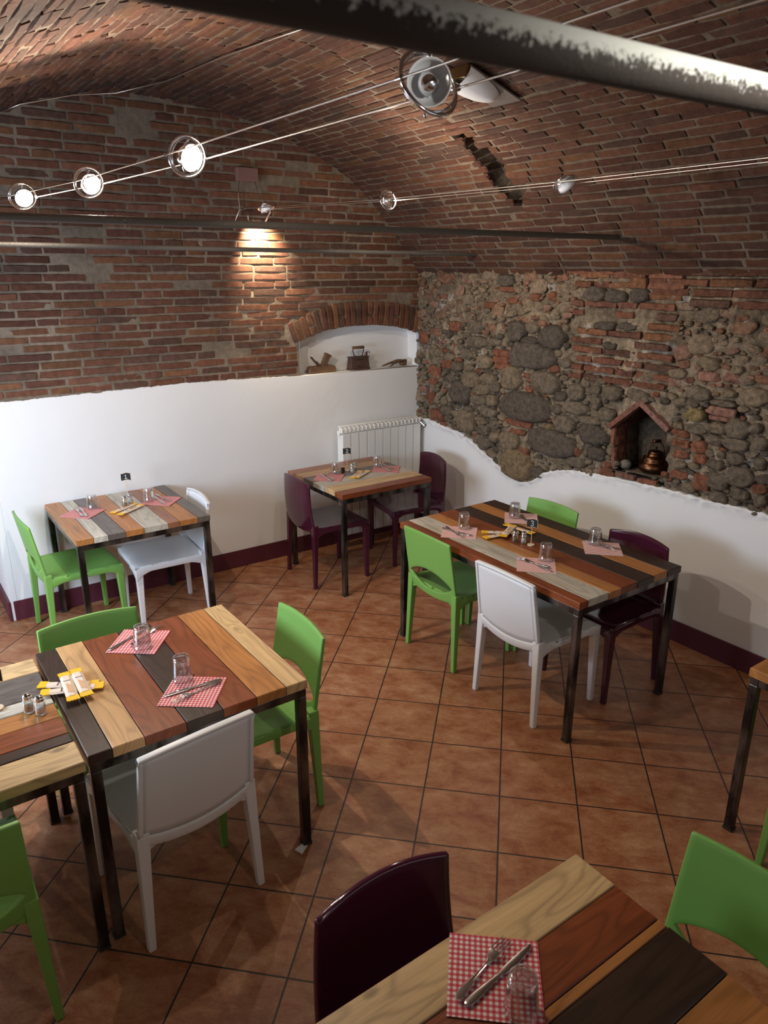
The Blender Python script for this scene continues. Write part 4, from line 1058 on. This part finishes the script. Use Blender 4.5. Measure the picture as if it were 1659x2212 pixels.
def sign(x, y, dig, label, h=0.15, yaw=0.0, fw=0.060, fh=0.046):
    t = empty('table_number_sign', (x, y, TZ + 0.0005), yaw, label, 'sign', 'chalkboard table numbers')
    mb = MB(); mb.lathe([(0.0005, 0), (0.019, 0), (0.020, 0.002), (0.019, 0.006), (0.0005, 0.0065)], 24); mb.build('base', M['pale'], t, smooth=True, auto=40)
    mb = MB(); mb.tube([(0, 0, 0.004), (0, 0, h-fh+0.004)], 0.0018, 8); mb.build('stick', M['pale'], t)
    mb = MB(); n = 14; z0 = h - fh; vs = []
    for j in range(2):
        for i in range(n+1):
            u = -1 + 2*i/n; wv = 0.003*math.sin(u*3.2+1)
            vs.append((u*fw/2 + 0.0015*math.sin(j*3), 0.0, z0 + fh*j + wv*(1 if j else 1.0)))
    # flag with thickness
    V = [(a, -0.0015, c) for a, b, c in vs] + [(a, 0.0015, c) for a, b, c in vs]; m_ = n+1
    f_ = []
    for i in range(n): f_ += [(i, i+1, m_+i+1, m_+i), (2*m_+i, 3*m_+i, 3*m_+i+1, 2*m_+i+1), (i, 2*m_+i, 2*m_+i+1, i+1), (m_+i, m_+i+1, 3*m_+i+1, 3*m_+i)]
    f_ += [(0, m_, 3*m_, 2*m_), (n, 2*m_+n, 3*m_+n, m_+n)]
    mb.add(V, f_); fl = mb.build('flag', M['board'], t)
    mb = MB()                                           # pale cut edge round the board
    rim = [Vector((a, -0.0012, c)) for a, b, c in vs[:m_]] + [Vector((a, -0.0012, c)) for a, b, c in vs[m_:][::-1]]
    mb.tube(rim, 0.0011, 6, closed=True); mb.build('edge', M['pale'], fl)
    if DIG[dig]:
        mb = MB()
        for st in DIG[dig]: mb.tube([(a*0.017, -0.0022, z0 + fh/2 + b*0.017) for a, b in st], 0.0016, 6)
        mb.build('numeral', M['chalk'], fl)
    return t
cam_yaw = lambda x, y: math.atan2(-4.919 - y, -3.824 - x) + PI/2
sign(-2.560, -.262, '1', 'little black flag sign on the small table by the white wall', 0.185, cam_yaw(-2.56, -.26) - 0.1)
sign(-1.000, -.455, '2', 'little black flag sign on the radiator table', 0.175, cam_yaw(-1.0, -.45))
sign(-1.009, -2.333, '3', 'little black flag sign on the long table', 0.150, cam_yaw(-1.0, -2.33) - 0.25)
sign(-3.652, -2.385, '', 'black flag sign on the left edge table, cut by the picture edge', 0.150, cam_yaw(-3.65, -2.4) - 0.1)
mb = MB(); mb.box((0, 0, 0.018), (0.030, 0.020, 0.036)); tag(mb.build('toothpick_box', M['rust'], loc=(-1.050, -.470, TZ+.0005), rot=(0, 0, .3), bevel=.002), 'tiny dark brown box beside the shakers on the radiator table', 'box')

# ------------------------------------------------------------------ niche shelf: plane, iron, tool
SH = 1.4125
Y3 = 0.055
t = empty('hand_plane', (-0.902, Y3, SH), math.radians(0), 'antique wooden hand plane on the white niche shelf, left of the iron', 'plane')
mb = MB(); pr = [(-.122, .008), (-.118, .03), (-.112, .046), (-.095, .054), (.095, .054), (.112, .046), (.120, .03), (.122, .006), (.115, 0), (-.116, 0)]
mb.prism(pr, -.028, .028, R=Matrix.Rotation(PI/2, 3, 'X')); mb.build('stock', M['oldwood'], t, bevel=.004)
mb = MB(); mb.box((0.035, 0, 0.082), (0.040, 0.036, 0.100), R=Matrix.Rotation(math.radians(28), 3, 'Y')); mb.box((0.062, 0, 0.132), (0.052, 0.042, 0.016), R=Matrix.Rotation(math.radians(28), 3, 'Y')); mb.build('handle', M['oldwood'], t, bevel=.004)
mb = MB(); mb.box((-0.050, 0, 0.082), (0.008, 0.026, 0.115), R=Matrix.Rotation(math.radians(-42), 3, 'Y')); mb.build('blade', M['rust'], t, bevel=.001)
mb = MB(); mb.box((-0.028, 0, 0.068), (0.016, 0.024, 0.060), R=Matrix.Rotation(math.radians(-50), 3, 'Y')); mb.build('wedge', M['oldwood'], t, bevel=.002)
t = empty('charcoal_iron', (-0.556, Y3, SH), 0, 'rusty antique charcoal iron with upright handle, middle of the niche shelf', 'iron')
mb = MB()
mb.prism([(-.097, -.030), (-.06, -.045), (.06, -.045), (.097, -.030), (.097, .030), (.06, .040), (-.06, .040), (-.097, .030)], 0, .010)
b_ = [(-.088, -.034, .010), (.088, -.034, .010), (.088, .034, .010), (-.088, .034, .010)]; t_ = [(-.080, -.030, .094), (.080, -.030, .094), (.080, .030, .094), (-.080, .030, .094)]
mb.hexa(b_, t_); body = mb.build('body', M['rust'], t, bevel=.003)
mb = MB()
for k in range(7):
    for z, dx in ((0.027, .0115), (0.080, .0105)): mb.lathe([(0.0005, 0.0), (.0040, 0.0), (.0040, 0.002), (.0005, .0022)], 8, (-.036 + dx*k, -.0345 + (0.0025 if z > .05 else 0), z), R=Matrix.Rotation(PI/2, 3, 'X'))
mb.build('vent_holes', M['dark'], body)
mb = MB(); mb.box((0, 0, .098), (.172, .070, .008)); lid = mb.build('lid', M['rust'], t, bevel=.002)
mb = MB(); mb.tube([(-.018, 0, .100), (-.040, 0, .112), (-.052, 0, .150), (-.046, 0, .172)], .0045, 8); mb.tube([(.018, 0, .100), (.040, 0, .112), (.052, 0, .150), (.046, 0, .172)], .0045, 8); mb.build('bracket', M['rust'], t, smooth=True)
mb = MB(); mb.tube([(-.052, 0, .168), (-.05, 0, .172), (.05, 0, .172), (.052, 0, .168)], [.010, .012, .012, .010], 12); mb.build('handle', M['oldwood'], t, smooth=True)
mb = MB(); mb.box((.080, 0, .108), (.010, .012, .045)); mb.tube([(.060, 0, .100), (.066, 0, .128), (.085, 0, .134), (.110, 0, .128)], .0032, 8); mb.build('latch', M['rust'], t)
t = empty('wooden_fork_tool', (-0.19, Y3, SH), 0, 'old brown two-pronged wooden tool lying at the right end of the niche shelf', 'tool')
mb = MB(); mb.hexa([(.055, -.020, .002), (.112, -.016, .0), (.112, .016, .0), (.055, .020, .002)], [(.050, -.020, .046), (.112, -.016, .050), (.112, .016, .050), (.050, .020, .046)]); mb.build('head', M['oldwood'], t, bevel=.005)
for s_ in (-1, 1):
    mb = MB(); mb.tube([(.07, s_*.014, .040), (.03, s_*.017, .041), (-.03, s_*.020, .027), (-.075 - s_*.02, s_*.024, .011), (-.100 - s_*.02, s_*.026, .005)], [.012, .011, .010, .007, .003], 8); mb.build('prong', M['oldwood'], t, smooth=True)

# ------------------------------------------------------------------ copper kettle in the stone niche
mb = MB(); zb = 0.968; mb.box((0.112, -2.255, zb - .012), (0.23, 0.40, 0.024)); mb.build('niche_sill', M['rubble'], wallB)
t = empty('copper_kettle', (0.105, -2.285, 0.981), math.radians(-20), 'round old copper kettle with a hooped handle inside the pointed stone niche', 'kettle')
mb = MB(); mb.lathe([(0.0005, 0), (.070, 0), (.090, .012), (.097, .030), (.094, .048), (.080, .064), (.074, .068), (.076, .078), (.072, .092), (.060, .102), (.052, .106), (.053, .114), (.044, .122), (.0005, .124)], 36); mb.build('body', M['copper'], t, smooth=True)
mb = MB(); mb.lathe([(.045, .120), (.046, .126), (.030, .136), (.0005, .140)], 28); lid = mb.build('lid', M['copper'], t, smooth=True)
mb = MB(); mb.lathe([(.004, .138), (.004, .146), (.010, .150), (.010, .156), (.0005, .160)], 14); mb.build('knob', M['copper'], lid, smooth=True)
mb = MB(); mb.tube([(-.062*math.cos(a), -.0, .100 + .092*math.sin(a)) for a in [PI*k/16 for k in range(17)]], .0042, 8); mb.build('handle', M['rust'], t, smooth=True)
mb = MB(); mb.lathe([(.0005, -.026), (.010, -.024), (.012, 0), (.010, .024), (.0005, .026)], 12, (0, 0, .194), R=Matrix.Rotation(PI/2, 3, 'Y')); mb.build('grip', M['copper'], t, smooth=True)
mb = MB(); mb.tube([(.070, .0, .050), (.100, .0, .070), (.112, .0, .098), (.130, .0, .108)], [.018, .014, .010, .008], 12); mb.build('spout', M['copper'], t, smooth=True)

# ------------------------------------------------------------------ radiator
t = empty('radiator', (-0.455, -0.100, 0.0), 0, 'white cast column radiator under the niche, behind table 2', 'radiator')
NS = 10; pw = 0.0775
for k in range(NS):
    x = (k - (NS-1)/2)*pw; mb = MB()
    mb.box((x, -.042, .53), (pw-.007, .010, .84)); mb.box((x, .030, .53), (pw-.007, .008, .84))
    mb.box((x, -.004, .53), (.030, .072, .80))
    mb.box((x - pw/2 + .0075, -.006, .53), (.003, .07, .82)); mb.box((x + pw/2 - .0075, -.006, .53), (.003, .07, .82))
    mb.tube([(x - pw/2 + .001, -.002, .955), (x + pw/2 - .001, -.002, .955)], .020, 12); mb.tube([(x - pw/2 + .001, -.002, .105), (x + pw/2 - .001, -.002, .105)], .020, 12)
    # open grille of the head: ribs leaning back
    for z, y in ((.985, -.030), (.972, -.036), (.960, -.040)): mb.box((x, y, z), (pw-.004, .004, .006))
    for dx in (-.036, 0, .036): mb.box((x+dx, -.018, .975), (.0035, .050, .040))
    mb.box((x, .000, .958), (pw-.006, .030, .010))
    mb.build('section', M['radiator'], t)
mb = MB(); mb.box((0, .012, 1.000), (NS*pw-.01, .035, .006)); mb.build('top_plate', M['radiator'], t)
mb = MB(); mb.tube([(NS*pw/2, -.002, .955), (NS*pw/2+.018, -.002, .955)], .013, 10); mb.tube([(NS*pw/2+.014, -.014, .962), (NS*pw/2+.040, -.050, .925)], [.014, .018], 14); mb.build('valve', M['chrome'], t, smooth=True, auto=50)
mb = MB(); mb.tube([(-NS*pw/2-.012, -.002, .955), (-NS*pw/2, -.002, .955)], .019, 12); mb.tube([(-NS*pw/2-.012, -.002, .105), (-NS*pw/2, -.002, .105)], .019, 12); mb.build('end_plug', M['radiator'], t, smooth=True, auto=50)
for x in (-.28, .28):
    mb = MB(); mb.box((x, .045, .90), (.02, .062, .02)); mb.build('bracket', M['radiator'], t)
t_ = None
# wall socket and the folded paper
mb = MB(); mb.box((0, 0, 0), (.030, .012, .045)); s0 = mb.build('wall_socket', M['socket'], loc=(-3.135, -.021, .335), bevel=.003); tag(s0, 'small pale wall socket low on the white wall behind a green chair', 'socket')
mb = MB(); mb.box((0, 0, .0012), (.014, .014, .0014), m=M['ink']); mb.build('plug_hole', None, s0, loc=(0, -.0065, .008), rot=(PI/2, 0, 0))
mb = MB(); mb.add([(-.030, -.018, .004), (.020, -.010, .003), (.028, .012, .003), (-.028, .018, .006), (-.030, -.016, .012), (-.028, .016, .013)], [(0, 1, 2, 3), (0, 3, 5, 4), (4, 5, 2, 1)])
tag(mb.build('folded_paper', M['paper'], loc=(-2.738, -2.830, .001), rot=(0, 0, .45), solid=.001), 'white folded paper scrap wedged by the leg foot of the front left table', 'paper')

# ------------------------------------------------------------------ tie rods of the vault
def rod(y, z0, x1, z1, r, m, label, name='tie_rod'):
    mb = MB(); n = 60; x0 = -4.19
    mb.tube([(x0 + (x1-x0)*k/n, y, z0 + (z1-z0)*k/n) for k in range(n+1)], r, 18)
    return tag(mb.build(name, m, smooth=True, auto=50), label, 'tie rod', 'iron tie rods across the vault')
rod(-2.06, 2.346, -0.16, 2.353, 0.0145, M['rod'], 'grey iron tie rod across the vault, upper of the two far ones')
rod(-0.80, 2.297, -0.10, 2.277, 0.0125, M['rod'], 'dark iron tie rod nearest the back wall, lower of the two far ones')
rod(-4.43, 2.345, -0.28, 2.411, 0.0189, M['dusty'], 'thick dusty iron tie rod close to the viewer across the top right')

# ------------------------------------------------------------------ cable lamps
def cable(pts, label, group):
    mb = MB(); mb.tube(pts, 0.0022, 6); return tag(mb.build('lamp_cable', M['wire'], smooth=True), label, 'cable', group)
A_ = [(-3.33, -0.03, 2.50), (-3.075, -.99, 2.495), (-2.920, -1.54, 2.517), (-2.868, -2.50, 2.517), (-2.868, -3.71, 2.512), (-2.868, -4.3, 2.512), (-2.868, -6.95, 2.512)]
for s_, nm in ((-1, 'left'), (1, 'right')):
    cable([(x + s_*(.067 if y < -2 else .058), y, z) for x, y, z in A_], 'steel lamp cable of the nearer pair, the %s of the two' % ('upper' if s_ < 0 else 'lower'), 'steel cables of the nearer lamps')
B_ = [(-1.50, -.10, 2.556), (-1.50, -.315, 2.552), (-1.22, -1.278, 2.550), (-1.09, -2.46, 2.550), (-1.08, -3.38, 2.550), (-1.08, -6.95, 2.55)]
for s_ in (-1, 1):
    cable([(x + s_*.052, y, z) for x, y, z in B_], 'steel lamp cable of the farther pair, the %s of the two' % ('upper' if s_ < 0 else 'lower'), 'steel cables of the farther lamps')
# small wall anchors
for i, (x, y, z) in enumerate(((-3.40, -.016, 2.50), (-3.27, -.016, 2.50), (-1.552, -.05, 2.556), (-1.448, -.05, 2.556))):
    mb = MB(); mb.tube([(0, 0.04 if i > 1 else .012, 0), (0, -.055 if i > 1 else -.02, 0)], .006, 10)
    tag(mb.build('cable_anchor', M['chrome'], loc=(x, y, z), smooth=True, auto=50), '%s steel anchor of the %s cable pair on the brick back wall' % (('left', 'right')[i % 2], 'nearer' if i < 2 else 'farther'), 'anchor', 'cable anchors of the %s pair' % ('nearer' if i < 2 else 'farther'))
def lamp(x, y, z, tilt, swing, span, lit, label, roll=0.0, R=0.058, qt=None, lens=0):
    """ring lamp hung between two cables; tilt turns the ring about the cable-to-cable axis, swing turns the reflector; lens sizes an added glare disc"""
    t = empty('ring_lamp', (x, y, z), 0, label, 'lamp', 'ring lamps on steel cables')
    Rt = Matrix.Rotation(tilt, 3, 'X') @ Matrix.Rotation(roll, 3, 'Y')
    mb = MB(); mb.tube([Rt @ Vector((R*math.cos(a), 0, R*math.sin(a))) for a in [2*PI*k/40 for k in range(40)]], .0042, 10, closed=True); mb.build('ring', M['chrome'], t, smooth=True)
    mb = MB(); R2 = R*0.90; Rs = Rt @ Matrix.Rotation(swing*0.35, 3, 'Z')
    mb.tube([Rs @ Vector((R2*math.cos(a), 0, R2*math.sin(a))) for a in [2*PI*k/36 for k in range(36)]], .0026, 8, closed=True); mb.build('inner_ring', M['chrome'], t, smooth=True)
    for s_ in (-1, 1):
        mb = MB(); mb.tube([Rt @ Vector((s_*R, 0, 0)), Vector((s_*span, 0, 0))], .0035, 8); mb.tube([(s_*span, -.008, 0), (s_*span, .008, 0)], .006, 10); mb.build('clamp', M['chrome'], t, smooth=True, auto=50)
    # reflector dish, its open side looks along dirv
    Q = (Rt if qt is None else Matrix.Rotation(qt, 3, 'X')) @ Matrix.Rotation(swing, 3, 'Z') @ Matrix.Rotation(PI/2, 3, 'X')      # local z of the dish -> room
    mb = MB(); mb.lathe([(.012, -.030), (.020, -.026), (.031, -.012), (.038, .006), (.041, .020), (.0395, .020), (.0365, .006), (.0295, -.011), (.019, -.024), (.012, -.028)], 28, R=Q); mb.build('reflector', M['opal'] if not lit else M['chrome'], t, smooth=True)
    mb = MB(); mb.tube([Q @ Vector((0, -R*0.88, .0)), Q @ Vector((0, -.014, -.030)), Q @ Vector((0, .014, -.030)), Q @ Vector((0, R*0.88, 0))], .0035, 8); mb.build('stirrup', M['chrome'], t, smooth=True)
    mb = MB(); r = 0.021
    mb.lathe([(.0005, -r)] + [(r*math.cos(a), r*math.sin(a)) for a in [-PI/2 + PI*k/10 for k in range(1, 10)]] + [(.0005, r)], 18, tuple(Q @ Vector((0, 0, 0.004))), R=Q)
    b = mb.build('bulb', M['bulb'] if lit else M['chrome'], t, smooth=True)
    if lens:
        mb = MB(); mb.lathe([(.0005, .026), (lens*.6, .024), (lens, .019), (lens, .016), (.0005, .016)], 28, R=Q); mb.build('lens', M['bulb'], t, smooth=True)  # glowing disc added to imitate glare filling the dish, no real lens
    return t, Q
lamp(-2.868, -3.710, 2.512, math.radians(-26), -0.62, .067, 0, 'unlit chrome ring lamp with a pale reflector, the nearest one below the dusty rod', 0.0, 0.062, math.radians(8))
def lit_lamp(x, y, z, tilt, swing, span, label, power, lit=2, R=0.058, roll=0.1, lens=0):
    t, Q = lamp(x, y, z, tilt, swing, span, lit, label, roll, R, None, lens)
    d = Q @ Vector((0, 0, 1))
    point('halogen_light', tuple(Vector((x, y, z)) + d*0.050), power, WARM, 0.012)
lit_lamp(-2.868, -2.500, 2.517, math.radians(15), math.radians(20), .067, 'dazzling lit ring lamp on the nearer cables, the brightest in the picture', 17, lens=0.039)
lit_lamp(-2.920, -1.540, 2.517, math.radians(20), math.radians(10), .058, 'lit ring lamp on the nearer cables, second from the left edge', 68)
lit_lamp(-3.075, -0.990, 2.495, math.radians(25), math.radians(10), .058, 'lit ring lamp on the nearer cables at the left edge', 15, lens=0.032)
lit_lamp(-1.220, -1.278, 2.550, math.radians(-10), math.radians(70), .052, 'lit ring lamp on the farther cables, left of the unlit one', 32, 2, 0.052)
lamp(-1.090, -2.460, 2.550, math.radians(60), 0.9, .052, 0, 'unlit ring lamp on the farther cables, right of the lit one', 0.3, 0.052)
lamp(-1.500, -0.315, 2.552, math.radians(75), 0.3, .052, 0, 'ring lamp at the wall end of the farther cables, above the bright patch', 0.1, 0.050)
spot('wall_wash', (-1.45, -0.13, 2.50), (-1.41, 0.0, 2.33), 120, 92, (1.0, 0.86, 0.62), 0.02, 1.0)
# lamps of the same cables behind the viewer
spot('halogen_light', (-2.868, -4.86, 2.50), (-2.80, -4.43, 2.44), 26, 130, (1, .95, .88)); point('halogen_light', (-1.08, -4.9, 2.50), 6)

# feed wires and the box on the back wall
mb = MB(); mb.box((0, 0, 0), (.150, .05, .085)); tb = mb.build('transformer_box', M['box'], loc=(-1.487, -.026, 2.775), bevel=.004); tag(tb, 'brown box on the brick back wall above the bright patch', 'box')
for i, P in enumerate((((-1.545, -.03, 2.735), (-1.560, -.035, 2.64), (-1.555, -.04, 2.56), (-1.60, -.035, 2.47)), ((-1.43, -.03, 2.735), (-1.44, -.09, 2.66), (-1.450, -.20, 2.575)),
                       ((-1.505, -.05, 2.552), (-1.508, -.06, 2.50), (-1.49, -.03, 2.46)), ((-1.45, -.28, 2.53), (-1.42, -.16, 2.49), (-1.395, -.03, 2.455), (-1.36, -.03, 2.50), (-1.39, -.16, 2.545)))):
    mb = MB(); mb.tube(P, .0026, 6); tag(mb.build('feed_wire', M['wire'], smooth=True), ['thin feed wire hanging left of the transformer box down the bricks', 'thin feed wire slanting from the transformer box to the wall end lamp', 'short thin wire hanging behind the upper tie rod left of the wall end lamp', 'looped thin wire hanging below the wall end lamp'][i], 'wire', 'thin wires by the transformer box')
mb = MB(); W_ = [(0.0, 0.30), (-2.934, -.02, 3.00), (-2.852, -.10, 3.032), (-2.572, -.12, 3.105), (-2.333, -.14, 3.140), (-2.171, -.527, 3.155), (-2.124, -1.109, 3.155), (-2.058, -1.612, 3.150), (-1.95, -2.2, 3.15)][1:]
mb.tube(W_, .004, 6); tag(mb.build('ceiling_wire', M['wire'], smooth=True), 'thin pale wire running over the brick vault towards the back wall', 'wire')

# wall lamp on the vault, partly behind the dusty rod
c0 = Vector((-1.20, -1.99, 0)); zc = vz(-1.20) - .022
slope = math.atan2(vz(-1.05) - vz(-1.45), 0.40)
t = empty('vault_sconce', (-1.20, -1.99, vz(-1.20) - 0.030), 0, 'metal plate lamp with white glass bowl on the vault behind the nearest ring lamp', 'lamp')
t.rotation_euler = (0, -slope, 0)
mb = MB(); mb.box((0.02, 0.0, 0.0), (.34, .19, .008)); mb.build('back_plate', M['plate'], t, bevel=.001)
mb = MB(); mb.box((-.165, 0, -.03), (.012, .19, .055)); mb.build('reflector_plate', M['gold'], t, bevel=.001)
mb = MB(); vs = []
nu, nv = 20, 10
for j in range(nv+1):
    for i in range(nu+1):
        a = PI*(i/nu); f = j/nv; vs.append((-.15 + .21*math.sin(PI/2*f)*1.0 * (1) * math.sin(PI/2) if False else -.15 + .27*f, .098*math.cos(a)*math.sqrt(max(0, 1-f*f)), -.006 - .075*math.sin(a)*math.sqrt(max(0, 1-f*f))))
mb.add(vs, [(j*(nu+1)+i, j*(nu+1)+i+1, (j+1)*(nu+1)+i+1, (j+1)*(nu+1)+i) for j in range(nv) for i in range(nu)])
mb.build('glass_bowl', M['opal'], t, smooth=True)
